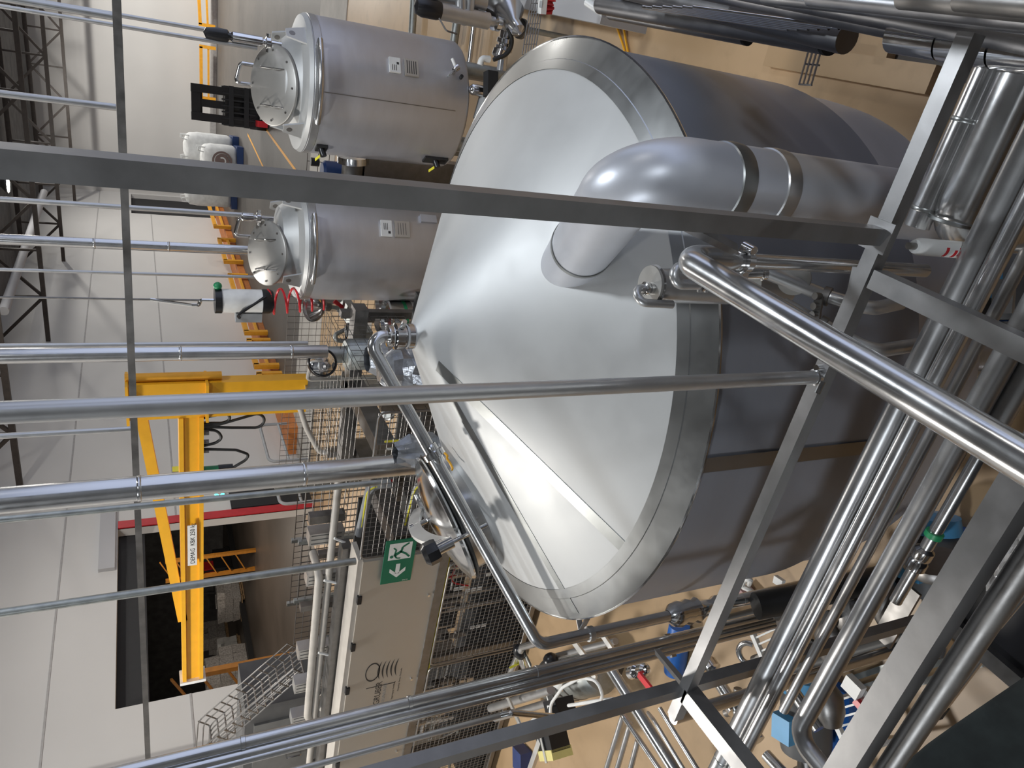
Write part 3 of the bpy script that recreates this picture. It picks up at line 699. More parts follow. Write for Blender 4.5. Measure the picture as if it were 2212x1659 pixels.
# balance hoist
hq = pt(520, 650, h=8.6)
t = thing('balance_hoist', hq-V((0, 0, .3)), 'white cylindrical hoist with black ends hanging on a thin cable', 'hoist')
b = MB(); b.lathe([(0, -.22), (.13, -.22), (.13, .2), (0, .2)], hq, n=28); part('hoist_body', b, M['white'], t)
b = MB(); b.lathe([(0, .2), (.14, .2), (.14, .27), (0, .27)], hq, n=28); part('top_cap', b, M['black'], t)
b = MB(); b.lathe([(0, -.34), (.12, -.34), (.14, -.3), (.14, -.22), (0, -.22)], hq, n=28); part('bottom_cap', b, M['black'], t)
b = MB(); b.tube([hq+V((0, 0, .27)), V((hq.x, hq.y, 7.3))], .012, 8); part('cable', b, M['dsteel'], t)
b = MB(); b.tube(fillet([hq+V((0, 0, .27)), hq+V((.0, 0, .42)), hq+V((-.06, 0, .42)), hq+V((-.06, 0, .5)), hq+V((.0, 0, .9))], .03), .02, 8); part('suspension_hook', b, M['chrome'], t)
b = MB(); b.ball(hq+V((.17, 0, .24)), .045); b.cyl(hq+V((.1, 0, .24)), hq+V((.17, 0, .24)), .02); part('release_knob', b, M['greenp'], t, 'green knob')
b = MB(); b.obox(hq+V((-.17, -.03, -.08)), (.05, 0, 0), (0, .06, 0), (0, 0, .14)); part('control_box', b, M['grey'], t)
b = MB(); b.tube(fillet([hq+V((.1, -.1, -.25)), hq+V((-.1, -.16, .05)), hq+V((-.17, -.08, .02))], .1), .016, 8); part('hose', b, M['black'], t)
# red coiled air hose
b = MB(); pa = []; q0 = pt(578, 652, h=8.6); q1 = pt(700, 645, h=9.2)
for i in range(121):
    s = i/120; g = s*2*PI*4.5; c = q0.lerp(q1, s); pa.append(c+sd1*(math.cos(g)*.14)+vd1*(math.sin(g)*.14))
b.tube(pa, .014, 6); one('coiled_hose', b, M['redp'], 'red coiled air hose stretched below the white hoist', 'hose')
# ------------------------------------------------------------------ near frame of box sections
Z0 = 2.5
kx = pt(1905, 512, z=Z0)
BX, BY = kx.x, kx.y+.012
S = .043
def boxpost(x, y, z0, z1, s, label, name='frame_post', foot=False):
    t = thing(name, (x, y, z0), label, 'frame post')
    b = MB(); b.box((x-s/2, y-s/2, z0), (x+s/2, y+s/2, z1)); part('box_section', b, M['beam'], t, smooth=0)
    return t
t = thing('frame_post', (BX, BY, Z0), 'tall square stainless post crossing the whole picture in front of the storage tanks', 'frame post')
b = MB(); b.box((BX-S/2, BY-S/2, Z0), (BX+S/2, BY+S/2, 7.5)); part('box_section', b, M['beam'], t, smooth=0)
b = MB(); b.box((BX-.04, BY-.04, Z0-.001), (BX+.04, BY+.04, Z0+.006)); part('foot_plate', b, M['beam'], t, smooth=0)
a, c = pt(1462, 474, h=1.285), pt(1585, 538, h=1.40)
b = MB(); b.bar(a, c, .022, .022); one('clamp_arm', b, M['beam'], 'short square arm from the tall post to the clamp of the polished front pipe', 'bracket', smooth=0)
# long beam in front of the vessel
xl = pt(1448, 1548, z=Z0).x
def hbar(p, q, s, label, name='frame_beam', h=None, mat='beam', cat='frame beam'):
    b = MB(); b.bar(p, q, s, h or s); return one(name, b, M[mat], label, cat, smooth=0)
hbar((.16, BY, Z0-S/2), (xl, BY, Z0-S/2), S, 'long pale square beam running in front of the big vessel from the right pipe bank to the left post')
bx2 = pt(1885, 600, z=Z0).x-.005
hbar((bx2, BY-.03, Z0-.025), (bx2, .30, Z0-.025), .05, 'pale square beam running towards the viewer from beside the foot of the tall post')
b4 = pt(2010, 1345, z=2.72)
hbar((.0, b4.y, 2.70), (-2.6, b4.y, 2.70), .062, 'broad pale beam nearest the viewer, crossing the lower corner')
b = MB(); b.tube([(.1, b4.y-.062, 2.655), (-2.6, b4.y-.062, 2.655)], .027, 20); one('rail_tube', b, M['dsteel'], 'dark round tube lying close along the broad nearest beam', 'pipe')
lx, ly = pt(1478, 1508, z=Z0).x, BY+.02
t = thing('frame_post', (lx, ly, 0), 'square stainless post on the left, rising from the joint of the long beam', 'frame post')
b = MB(); b.box((lx-S/2, ly-S/2, Z0), (lx+S/2, ly+S/2, 7.5)); part('upper_section', b, M['beam'], t, smooth=0)
b = MB(); b.box((lx-S/2, ly-S/2, .03), (lx+S/2, ly+S/2, Z0-.045)); b.box((lx-.07, ly-.07, 0), (lx+.07, ly+.07, .03)); part('lower_section', b, M['beam'], t, smooth=0)
e = pt(1655, 1690, z=Z0)
hbar((lx, ly-.03, Z0-.03), (lx+.05, .35, Z0-.03), .06, 'pale square beam running towards the viewer from the left post')
b = MB(); b.bar(pt(1420, 1408, z=2.25), pt(1478, 1478, z=Z0-.035), .022, .022)
one('brace_strut', b, M['beam'], 'thin strut from the left post joint to the triple standpipe', 'bracket', smooth=0)
# tall round pole standing on the long beam
q = pt(1738, 799, z=Z0+.005); px_, py_ = q.x, BY
t = thing('round_pole', (px_, py_, Z0), 'tall round tube standing on the long pale beam in front of the vessel', 'pole')
b = MB(); b.tube([(px_, py_, Z0+.005), (px_, py_, 7.5)], .0195, 24); part('tube', b, M['pipe2'], t)
b = MB(); b.lathe([(0, 0), (.024, 0), (.024, .012), (.0195, .014)], (px_, py_, Z0), n=24); part('foot_flange', b, M['chrome'], t)
b = MB(); b.tube([(px_, py_-.025, Z0+.004), (px_-.035, py_-.03, Z0+.012)], .008, 8); b.cyl((px_+.03, py_, Z0), (px_+.03, py_, Z0+.02), .009); part('clamp_screw', b, M['chrome'], t)

# polished front pipe
e0 = pt(1472, 556, z=3.0); yk = e0.y
t = thing('front_pipe', (e0.x, yk, Z0), 'shiny thick pipe coming towards the viewer from a bend beside the tall post', 'pipe')
b = MB(); b.tube(fillet([(e0.x, -.2, 3.0), (e0.x, yk, 3.0), (e0.x, yk, 2.86)], .075, 12), .034, 32); part('polished_tube', b, M['pipe'], t)
b = MB(); b.lathe([(.034, 0), (.034, -.02), (.021, -.06), (.0205, -.07)], (e0.x, yk, 2.87), n=28); b.tube([(e0.x, yk, 2.8), (e0.x, yk, 2.05)], .0205, 24); part('down_tube', b, M['pipe'], t)
b = MB(); b.lathe([(.021, -.012), (.032, -.01), (.032, .01), (.021, .012)], (e0.x, yk, 2.79), n=24)
for s in (-1, 1): b.cyl((e0.x+s*.035, yk-.02, 2.79), (e0.x+s*.035, yk+.02, 2.79), .011); b.cyl((e0.x+s*.03, yk, 2.765), (e0.x+s*.03, yk, 2.815), .008)
part('pipe_clamp', b, M['chrome'], t)

# pipes of the rack, all running along the hall
def rackpipe(p, z, r, x0, x1, label, mat='pipe', rings=(), name='rack_pipe', end=None):
    y = pt(*p, z=z).y; path = [(x0, y, z), (x1, y, z)]
    if end == 'bend': path = fillet(path+[(x1, y-.45, z)], .07)
    elif end == 'down': path = fillet(path+[(x1, y, z-.6)], .07)
    b = MB(); b.tube(path, r, 24)
    if not rings: return one(name, b, M[mat], label, 'pipe', 'pipes of the near rack')
    t = thing(name, (x0, y, z), label, 'pipe', 'pipes of the near rack'); part('tube', b, M[mat], t)
    for x in rings: part('weld_ring', MB().lathe([(r, -.006), (r*1.035, -.004), (r*1.035, .004), (r, .006)], (x, y, z), (1, 0, 0), 28), M['seam'], t)
    return t
rackpipe((2052, 330), 2.24, .034, .5, -.31, 'shiny rack pipe right behind the right end of the long beam', rings=(-.02, -.26))
rackpipe((2130, 330), 2.2, .064, .5, -.28, 'thickest shiny rack pipe at the right, ending near the red marked canister', rings=(-.27,), end='down')
rackpipe((2058, 641), 2.27, .033, .6, -2.75, 'thick satin rack pipe, next one in front of the long beam', rings=(-2.35,), mat='pipe2')
rackpipe((2059, 745), 2.27, .025, .6, -2.7, 'slimmer bright rack pipe close in front of the thick satin one', mat='pipe')
rackpipe((2000, 1080), 2.3, .031, .6, -1.93, 'rack pipe with a bend at its left end, nearest the broad beam', mat='pipe2', end='bend')
rackpipe((2180, 868), 2.25, .03, .6, -.75, 'short rack pipe under the polished front pipe', mat='pipe2')
y5 = pt(1934, 1080, z=1.9).y
b = MB(); b.tube([(-.3, y5, 1.9), (-2.3, y5, 1.9)], .02, 14); one('rack_pipe', b, M['pipe2'], 'thin dim pipe lying deeper behind the slim rack pipe', 'pipe', 'pipes of the near rack')
y6 = pt(2046, 1105, z=1.8).y
t = thing('drain_pipe', (-.8, y6, 1.8), 'low pipe with a green ringed joint seen between two rack pipes', 'pipe')
b = MB(); b.tube([(-.4, y6, 1.8), (-1.6, y6, 1.8)], .022, 14); part('tube', b, M['pipe'], t)
gx = pt(2025, 1160, z=1.8).x
b = MB(); b.lathe([(.022, -.01), (.03, -.01), (.03, .01), (.022, .01)], (gx, y6, 1.8), (1, 0, 0), 18); part('green_ring', b, M['greenp'], t)
b = MB(); b.lathe([(.023, -.06), (.034, -.05), (.034, -.02), (.028, -.01), (.034, 0), (.034, .03), (.023, .04)], (gx-.1, y6, 1.8), (1, 0, 0), 18); part('union', b, M['chrome'], t)
# flow tubes with fittings behind the front pipe
P1 = [pt(1585, 592, z=2.62), pt(1655, 588, z=2.52), pt(1785, 640, z=2.36), pt(1880, 668, z=2.30), pt(1945, 655, z=2.1)]
t = thing('flow_tube', P1[0], 'bent tube with threaded fittings between the front pipe and the tall post', 'pipe')
b = MB(); b.tube(fillet(P1[1:], .07), .021, 20); part('tube', b, M['pipe2'], t)
d = (P1[1]-P1[0]).normalized(); b = MB(); b.lathe([(.008, 0), (.016, 0), (.016, .02), (.024, .022), (.024, .035), (.018, .037), (.02, .085), (.026, .088), (.026, .1), (.021, .104)], P1[0], d, 18)
b.cyl(P1[0]+d*.05, P1[0]+d*.05+V((.05, .0, .02)), .012); part('threaded_fitting', b, M['chrome'], t)
P2 = [pt(1690, 655, z=2.45), pt(1775, 702, z=2.36), pt(1885, 760, z=2.28), pt(2000, 742, z=2.05)]
b = MB(); b.tube(fillet(P2, .09), .021, 20); one('flow_tube', b, M['pipe2'], 'lower bent tube running beside the front pipe under the clamp bracket', 'pipe')
b = MB(); a, c = P1[2], P2[1]; b.bar(a+V((0, 0, .03)), c+V((0, 0, .03)), .03, .006)
for q in (a, c, a.lerp(c, .35), a.lerp(c, .65)): b.cyl(q+V((0, 0, .02)), q+V((0, 0, .05)), .011)
b.lathe([(.021, -.012), (.029, -.01), (.029, .01), (.021, .012)], a, (P1[3]-P1[2]), 18); b.lathe([(.021, -.012), (.029, -.01), (.029, .01), (.021, .012)], c, (P2[2]-P2[1]), 18)
one('double_clamp', b, M['dsteel'], 'dark double clamp bracket holding the two bent flow tubes', 'bracket')
hbar(pt(1845, 655, z=2.38), pt(1822, 705, z=2.38), .034, 'short pale bar stub behind the double clamp', 'bar_stub')
hbar(pt(1862, 578, z=2.47), pt(1848, 640, z=2.47), .034, 'short pale bar stub below the down tube of the front pipe', 'bar_stub')
for (q, r, lab) in (((1622, 613), .034, 'pale round blank plate beside the threaded fitting'), ((1716, 602), .05, 'larger pale round blank plate behind the bent flow tube')):
    c = pt(*q, d=2.36 if r < .04 else 2.38); n = (CAM-c).normalized(); n = (n+V((0, 0, .5))).normalized(); b = MB(); b.lathe([(0, 0), (r, 0), (r, .008), (0, .008)], c, n, 32)
    o = one('blank_plate', b, M['lid'], lab, 'plate', 'pale blank plates')
# white canister with a red print
q = pt(1962, 531, z=2.46); q2 = V((q.x, q.y, 2.10))
t = thing('canister', q2, 'white canister with red print standing below the foot of the tall post', 'canister')
b = MB(); b.lathe([(0, 2.10), (.022, 2.10), (.022, 2.42), (.017, 2.435), (0, 2.435)], (q.x, q.y, 0), n=28); part('canister_body', b, M['white'], t)
b = MB(); b.lathe([(0, 2.435), (.009, 2.435), (.009, 2.46), (0, 2.46)], (q.x, q.y, 0), n=14); part('neck', b, M['dsteel'], t)
g0 = math.atan2(q.y, q.x)-.5
for i in range(9):
    b = MB(); z = 2.18+.018*i; g = 1.0+.25*math.sin(i*2.1)
    b.lathe([(.0222, z), (.0226, z), (.0226, z+.012), (.0222, z+.012)], (q.x, q.y, 0), n=4, a0=g0-.5*abs(math.sin(i*1.3))-.2, a1=g0+.5*abs(math.cos(i*1.9))+.2)
    if i % 3 != 1: part('red_print', b, M['redp'], t)

# ------------------------------------------------------------------ other upright and hanging tubes
_, a = vpole('standpipe', None, (900, 1002), .071, M['pipe'], 'shiny standpipe ending just behind the manway', 'upright tubes', h=4.60, joints=(3.35, 4.25), n=32)
b = MB(); b.lathe([(.071, 0), (.076, 0), (.076, .02), (.071, .02)], a, n=30); one('pipe_collar', b, M['chrome'], 'thin collar at the lower end of the shiny standpipe behind the manway', 'pipe collar')
_, a = vpole('hanging_tube', None, (822, 1042), .022, M['galv'], 'thin galvanised rod just left of the shiny standpipe', 'upright tubes', h=5.4)
_, a = vpole('hanging_tube', None, (706, 759), .068, M['pipe'], 'shiny tube coming down next to the round mirror', 'upright tubes', h=7.4, joints=(3.9, 2.9))
_, a = vpole('hanging_tube', None, (665, 741), .022, M['pipe2'], 'thin tube right of the shiny tube above the round mirror', 'upright tubes', h=7.5)
_, a = vpole('hanging_tube', None, (768, 1212), .034, M['galv'], 'dull galvanised tube ending on the guard fence above the green exit sign', 'upright tubes', h=7.0)
# level tube linking the hangers
yh = 5.5; ha, hb = pt(250, -40, y=yh), pt(323, 1720, y=yh)
b = MB(); b.bar(ha, hb, .05, .05); one('level_tube', b, M['dsteel'], 'thin level square tube crossing the hall below the roof', 'tube', smooth=0)
for (q, lab) in (((251, 232), 'short hanging rod down to the level square tube, beside the two thin tubes'), ((291, 926), 'short hanging rod down to the level square tube, beside the yellow crane column'), ((255, 38), 'hanging rod crossing the level square tube at the right edge')):
    c = pt(*q, y=yh); b = MB(); b.tube([c, V((c.x, c.y, 7.3))], .022, 10); one('hanging_rod', b, M['pipe2'], lab, 'rod', 'rods holding the level tube')
# ribbed standpipe at the lower left and a thin one beside it
q = pt(1400, 1406, h=3.42)
t = thing('ribbed_standpipe', (q.x, q.y, 1.2), 'shiny triple standpipe with joints at the lower left of the picture', 'pipe')
rr = V((q.x, q.y, 0)).normalized(); ss = V((-rr.y, rr.x, 0))
for k, (o_, r) in enumerate(((-.030, .026), (.012, .020), (.034, .016))):
    c = V((q.x, q.y, 0))-ss*o_*-1; b = MB(); b.tube([(c.x, c.y, 1.0), (c.x, c.y, 7.5)], r, 20); part('tube', b, M['pipe'], t)
for z in (2.55, 3.2, 3.9): part('joint_ring', MB().lathe([(.026, -.01), (.029, -.008), (.029, .008), (.026, .01)], V((q.x, q.y, z))-ss*.030*1, n=20), M['pipe'], t)
b = MB(); b.bar(V((q.x, q.y, 1.75))-ss*.06, V((q.x, q.y, 1.75))+ss*.06, .02, .03); part('clamp', b, M['chrome'], t)
q = pt(1090, 1543, h=3.7); t = thing('thin_standpipe', q, 'thin bracketed standpipe between the triple standpipe and the left post', 'pipe')
b = MB(); b.tube([q, V((q.x, q.y, 7.4))], .014, 12); part('tube', b, M['pipe2'], t)
b = MB(); b.tube(fillet([q+V((0, 0, .02)), q+V((.03, -.02, -.02)), pt(1070, 1585, h=3.75)+V((0, 0, -.35))], .02), .016, 10); part('foot_bracket', b, M['chrome'], t)
# dark cloth of the photographer at the corner
b = MB(); o = pt(2150, 1640, d=1.05); vs = []; fs = []
cs = [pt(1880, 1690, d=1.22), pt(1990, 1612, d=1.2), pt(2090, 1548, d=1.18), pt(2170, 1506, d=1.16), pt(2260, 1470, d=1.15)]
for i, c in enumerate(cs):
    for j in range(5):
        g = j/4; vs.append(c+V((0.02*i-.05*g, -.42*g, -.05*math.sin(g*3+i*.7)-.10*g-.03*math.sin(PI*g))) if j < 4 else V((c.x-.05, c.y-.5, 2.53)))
for i in range(4):
    for j in range(4): fs.append((5*i+j, 5*i+j+1, 5*i+j+6, 5*i+j+5))
b.add(vs, fs); 
o = one('dark_cloth', b, M['cloth'], 'blurred dark green black cloth filling the nearest corner', 'cloth')
sm = o.modifiers.new('thickness', 'SOLIDIFY'); sm.thickness = .02; ssd = o.modifiers.new('soft', 'SUBSURF'); ssd.levels = 2; ssd.render_levels = 2
# ------------------------------------------------------------------ jib crane behind the machine
JY = 8.0
def jp(px, py): return pt(px, py, y=JY)
t = thing('jib_crane', (-4.6, JY, 0), 'yellow jib crane with a diagonal brace in front of the roller door', 'crane')
x0_ = jp(430, 897).x; b = MB(); b.box((x0_+.1, JY-.15, 0), (x0_+.4, JY+.15, 2.45)); part('pedestal', b, M['galv'], t, smooth=0)
b = MB(); x0, x1 = jp(430, 897).x+.02, jp(430, 817).x-.02; zt = 4.40
b.box((x0, JY-.08, 2.42), (x1, JY+.08, zt)); part('column', b, M['yel'], t, smooth=0)
b = MB(); b.box((x0-.03, JY-.18, zt-.03), (x1+.03, JY+.18, zt)); b.box((x0-.02, JY-.18, 3.55), (x1+.02, JY+.18, 3.58)); part('column_cap', b, M['yel'], t, smooth=0)
b = MB(); b.cyl((x1+.05, JY, 3.4), (x1+.05, JY, zt), .05); part('pivot', b, M['orange'], t)
zarm = jp(412, 893).z; xe = jp(413, 1458).x
b = MB()
for z, h in ((zarm+.11, .05), (zarm-.11, .05)): b.box((xe, JY-.10, z-h/2), (x0, JY+.10, z+h/2))
b.box((xe, JY-.06, zarm-.1), (x0, JY+.06, zarm+.1)); part('arm', b, M['yel'], t, smooth=0)
b = MB(); b.box((xe-.05, JY-.12, zarm-.17), (xe, JY+.12, zarm+.17)); part('end_plate', b, M['white'], t, smooth=0)
b = MB(); b.bar((x0+.02, JY, zt-.15), (jp(395, 1335).x, JY, zarm+.12), .12, .12); part('brace', b, M['yel'], t, smooth=0)
lp = jp(413, 1161); L_ = part('arm_label', MB().box((lp.x-.36, JY-.128, zarm-.055), (lp.x+.30, JY-.12, zarm+.055)), M['paper'], t, 'grey name label', smooth=0)
text('arm_lettering', 'DEMAG  KBK 250 kg', .075, (lp.x-.33, JY-.129, zarm-.028), (1, 0, 0), (0, -1, 0), M['ink'], L_)
for k in range(4):
    b = MB(); b.cyl((-5.0-.13*k, JY, zarm-.14), (-5.0-.13*k, JY, zarm-.2), .03); part('cable_trolley', b, M['dsteel'], t)
def festoon(pp, lab):
    b = MB(); b.tube(fillet([jp(*q)+V((0, -.02, 0)) for q in pp], .12, 6), .018, 8); return one('crane_cable', b, M['rubber'], lab, 'cable', 'flat cables of the crane')
festoon([(432, 903), (450, 898), (492, 890), (498, 905), (480, 912), (455, 912), (434, 915)], 'upper black cable loop below the crane arm, nearest the column')
festoon([(434, 917), (470, 916), (560, 890), (574, 905), (560, 922), (500, 922), (434, 920)], 'long flat black cable loop hanging far below the crane arm')
festoon([(434, 925), (470, 928), (480, 945), (465, 955), (435, 962)], 'short black cable loop in the middle of the crane cables')
festoon([(434, 968), (510, 970), (538, 980), (530, 992), (503, 1008)], 'last black cable loop running to the black and green plug')
q = jp(490, 1011); t2 = thing('crane_plug', q, 'black and green plug at the end of the crane cable', 'plug')
b = MB(); b.cyl(q-V((0, 0, .07)), q+V((0, 0, .10)), .05, 14); part('black_body', b, M['black'], t2)
b = MB(); b.cyl(q+V((0, 0, .10)), q+V((0, 0, .28)), .045, 14); part('green_body', b, M['greenp'], t2)
b = MB(); b.obox(pt(382, 1013, x=WX+.02), (0, .12, 0), (.01, 0, 0), (0, 0, .12)); o = one('warning_label', b, M['tagy'], 'small yellow warning label on the white wall behind the crane arm', 'label', smooth=0)

# ------------------------------------------------------------------ the caged keg machine
FY, BY2 = 5.40, 7.6
def fp(px, py): return pt(px, py, y=FY)
xr, xL = fp(785, 1215).x, -10.2
zt, zb = fp(785, 1215).z, fp(942, 1250).z
t = thing('keg_machine', (-7.2, 6.4, 0), 'long caged keg machine with a grey header panel behind the big vessel', 'machine')
P_ = part('header_panel', MB().box((xL, FY, zb), (xr, FY+.04, zt)), M['sheet'], t, smooth=0)
u, n = (1, 0, 0), (0, -1, 0)
g = fp(818, 1521); text('maker_lettering', 'GRUBER', .105, (g.x, FY-.001, g.z), u, n, M['ink'], P_)
g = fp(829, 1518); text('maker_lettering', 'KEGANLAGEN', .052, (g.x, FY-.001, g.z), u, n, M['grey'], P_)
g = fp(847, 1510); text('small_lettering', 'Kegreinigung  Fassfüllung', .03, (g.x, FY-.001, g.z), u, n, M['dsteel'], P_)
text('small_lettering', 'Anlagenbau  Service  Ersatzteile', .03, (g.x+.12, FY-.001, g.z-.06), u, n, M['dsteel'], P_)
c = fp(812, 1466); c = V((c.x, FY-.002, c.z))
part('logo_bar', MB().box((c.x-.14, FY-.002, c.z-.24), (c.x-.13, FY, c.z+.1)), M['ink'], P_, smooth=0)
part('logo_ring', MB().add(*(lambda N: ([V((c.x+.12+.20*r*math.cos(2*PI*k/N)*.75, FY-.002, c.z+.05+.085*r*math.sin(2*PI*k/N))) for r in (1, .86) for k in range(N)], [(k, (k+1) % N, N+(k+1) % N, N+k) for k in range(N)]))(40)), M['ink'], P_, smooth=0)
for k in range(5):
    vs = []; N = 12
    for i in range(N+1):
        g = -1+2*i/N; w = .010*(1-g*g)
        for e in (-w, w): vs.append(V((c.x+.12+g*.15, FY-.002, c.z-.035-.05*k+.03*g*g*-1+.02+e)))
    part('logo_arc', MB().add(vs, [(2*i, 2*i+1, 2*i+3, 2*i+2) for i in range(N)]), M['ink'], P_, smooth=0)
for (px_, py_) in ((925, 1284), (888, 1465), (857, 1622)):
    q = fp(px_, py_); part('panel_knob', MB().cyl((q.x, FY-.025, q.z), (q.x, FY, q.z), .014), M['chrome'], P_)
for (px_, py_) in ((797, 1292), (781, 1394), (766, 1488), (742, 1648)):
    q = fp(px_, py_); part('panel_latch', MB().box((q.x-.05, FY-.02, zt-.03), (q.x+.05, FY+.02, zt+.015)), M['black'], P_, smooth=0)
part('top_ledge', MB().box((xL, FY+.02, zt), (xr+.02, FY+.30, zt+.05)), M['beige'], t, smooth=0)
part('top_ledge', MB().box((xL, FY+.34, zt+.02), (xr-.1, FY+.5, zt+.12)), M['dsteel'], t, smooth=0)
zr = fp(785, 1100).z+.05
b = MB(); b.tube([(xL, FY+.55, zr+.06), (-4.35, FY+.55, zr+.06)], .04, 14); part('rail', b, M['beige'], t)
part('sill_beam', MB().box((xL, FY-.02, zb-.10), (-3.3, FY+.08, zb)), M['dsteel'], t, smooth=0)
part('sill_beam', MB().box((xL, FY-.02, .08), (-3.6, FY+.06, .15)), M['dsteel'], t, smooth=0)
for x in (xL, -8.6, -6.9, -5.25, -3.35):
    part('frame_leg', MB().box((x-.04, FY+.06, 0), (x+.04, FY+.14, zt)), M['dsteel'], t, smooth=0); yb_ = BY2 if x > -8.3 else 6.8; part('frame_leg', MB().box((x-.04, yb_-.1, 0), (x+.04, yb_, 2.2)), M['dsteel'], t, smooth=0)
def mesh(x0, x1, z0, z1, y, lab, cell=.055, r=.0035, par=None):
    g = part('guard_panel', MB().tube(fillet([(x0+.2, y, z1), (x1, y, z1), (x1, y, z0), (x0, y, z0), (x0, y, z1), (x0+.21, y, z1)], .06), .011, 8), M['wire'], par or t)
    part('wire_mesh', MB().grid((x0, y, z0), (x1-x0, 0, 0), (0, 0, z1-z0), max(2, int((x1-x0)/cell)), max(2, int((z1-z0)/cell)), r), M['wire'], g, smooth=0); return g
mesh(xr+.06, -3.36, zb+.03, zt+.04, FY-.01, '')
for x0, x1 in ((-6.85, -5.30), (-8.55, -6.9), (-10.2, -8.6)): mesh(x0, x1, .15, zb-.12, FY-.03, '')
mesh(-5.25, -3.6, .15, zb-.12, FY-.03, '')
# guard side and roof of the right end
part('wire_mesh', MB().grid((-3.35, FY, zb), (0, BY2-FY, 0), (0, 0, zt-zb), 18, 8, .003), M['wired'], t, smooth=0)
part('wire_mesh', MB().grid((-5.2, FY+.6, zt+.04), (1.85, 0, 0), (0, BY2-FY-.6, 0), 12, 11, .003), M['wired'], t, smooth=0)
part('back_plate', MB().box((-8.2, 7.0, .2), (-5.6, 7.05, 1.9)), M['blackm'], t, smooth=0)
part('drip_tray', MB().box((xL, FY+.1, .10), (-3.5, 6.8, .2)), M['blackm'], t, smooth=0)
# inside: pipework, valves, labels, belts
rnd = random.Random(11)
for k in range(46):
    x = rnd.uniform(xL+.1, -4.2); y = rnd.uniform(FY+.25, 6.6); z0 = rnd.uniform(.2, .8); z1 = rnd.uniform(z0+.3, 1.5)
    part('inner_tube', MB().tube([(x, y, z0), (x, y, z1)], rnd.choice((.012, .018, .026)), 10), M['pipe2'] if k % 3 else M['pipe'], t)
for k in range(22):
    y = rnd.uniform(FY+.2, 6.6); z = rnd.uniform(.3, 1.4); x = rnd.uniform(xL, -5.2)
    part('inner_tube', MB().tube([(x, y, z), (x+rnd.uniform(.5, 1.6), y, z)], rnd.choice((.014, .02, .03)), 10), M['galv'] if k % 2 else M['pipe2'], t)
for k in range(20):
    x = rnd.uniform(xL+.3, -4.4); y = rnd.uniform(FY+.2, 6.2); z = rnd.uniform(.4, 1.35)
    v = part('inner_valve', MB().lathe([(.0, -.09), (.035, -.08), (.035, -.03), (.05, -.02), (.05, .02), (.03, .03), (.03, .12), (0, .13)], (x, y, z), n=16), M['chrome'] if k % 2 else M['dsteel'], t)
    part('valve_cap', MB().lathe([(0, .12), (.036, .12), (.036, .19), (0, .2)], (x, y, z), n=14), M['black'], v)
for k in range(8):
    x = rnd.uniform(xL+.3, -4.6); y = FY+.2+rnd.random()*.6; z = rnd.uniform(.5, 1.2); pa = [V((x, y, z)), V((x+.1, y, z+.25)), V((x+.3, y+.05, z+.2)), V((x+.35, y+.1, z-.15))]
    part('inner_hose', MB().tube(fillet(pa, .1), .009, 8), M['white'] if k % 2 else M['redp'], t)
for (px_, py_, n_) in ((1010, 1275, 3), (985, 1272, 2), (1055, 1240, 6), (990, 1420, 7), (1020, 1355, 3), (940, 1560, 4), (925, 1560, 3)):
    q = pt(px_, py_, y=FY+.18)
    for i in range(n_): part('white_tag', MB().box((q.x-.02, FY+.17, q.z-i*.075-.028), (q.x+.025, FY+.18, q.z-i*.075+.028)), M['paper'], t, smooth=0)
# cable conduits: yellow and grey bundle bending down
for k, (m_, r, lab) in enumerate((('tagy', .012, 'yellow cable'), ('grey', .05, None), ('redp', .014, 'red cable'), ('dgrey', .03, None))):
    o_ = .035*k
    part('cable', MB().tube(fillet([(xr-.1, FY+.5+o_, zt-.1), (xr+.55, FY+.5+o_, zt-.12-o_), (xr+.55-.0, FY+.5+o_, zt-.33-o_)], .15)[::1], r, 8), M[m_], t, lab)
    part('cable', MB().tube(fillet([(xr+.2, FY+.25+o_, zb+.35-o_), (xr+.78, FY+.25+o_, zb+.30-o_), (xr+.72, FY+.25+o_, .8), (xr-.2, FY+.2+o_, .3)], .2), r*.8, 8), M[m_], t, lab)
part('cable', MB().tube([(xr-.02, FY+.06, zb-.14), (xr-2.0, FY+.06, zb-.16)], .01, 6), M['tagy'], t, 'yellow cable')
# belts and housings seen under the roof mesh of the right end
for k in range(3):
    part('belt', MB().box((-5.5, 5.8+.5*k, 1.42), (-2.9, 6.15+.5*k, 1.5)), M['rubber'], t, smooth=0)
    part('belt_side', MB().box((-5.5, 5.76+.5*k, 1.36), (-2.9, 5.79+.5*k, 1.54)), M['dsteel'], t, smooth=0)
part('cross_girder', MB().box((-5.3, FY+.3, 1.7), (-5.1, BY2, 1.9)), M['dsteel'], t, smooth=0)
part('cross_girder', MB().box((-4.3, FY+.6, 1.9), (-4.12, BY2, 2.1)), M['dsteel'], t, smooth=0)
part('cross_girder', MB().box((-5.6, BY2-.3, 1.95), (-3.2, BY2-.1, 2.1)), M['dsteel'], t, smooth=0)
part('carton', MB().box((-5.3, 5.9, 1.0), (-4.6, 6.5, 1.3)), M['wood'], t, 'tan board behind the mesh', smooth=0)
q = pt(838, 891, y=5.9)
gd = part('pressure_gauge', MB().lathe([(0, -.02), (.075, -.02), (.08, .02), (.07, .025), (0, .022)], q, (.1, -.45, .9), 28), M['chrome'], t)
part('gauge_dial', MB().lathe([(0, .023), (.066, .024), (.066, .026), (0, .026)], q, (.1, -.45, .9), 28), M['signw'], gd)
part('gauge_needle', MB().obox(q+V((.1, -.45, .9)).normalized()*.028, (.04, .01, 0), (0, .003, 0), (0, 0, .001)), M['ink'], gd)
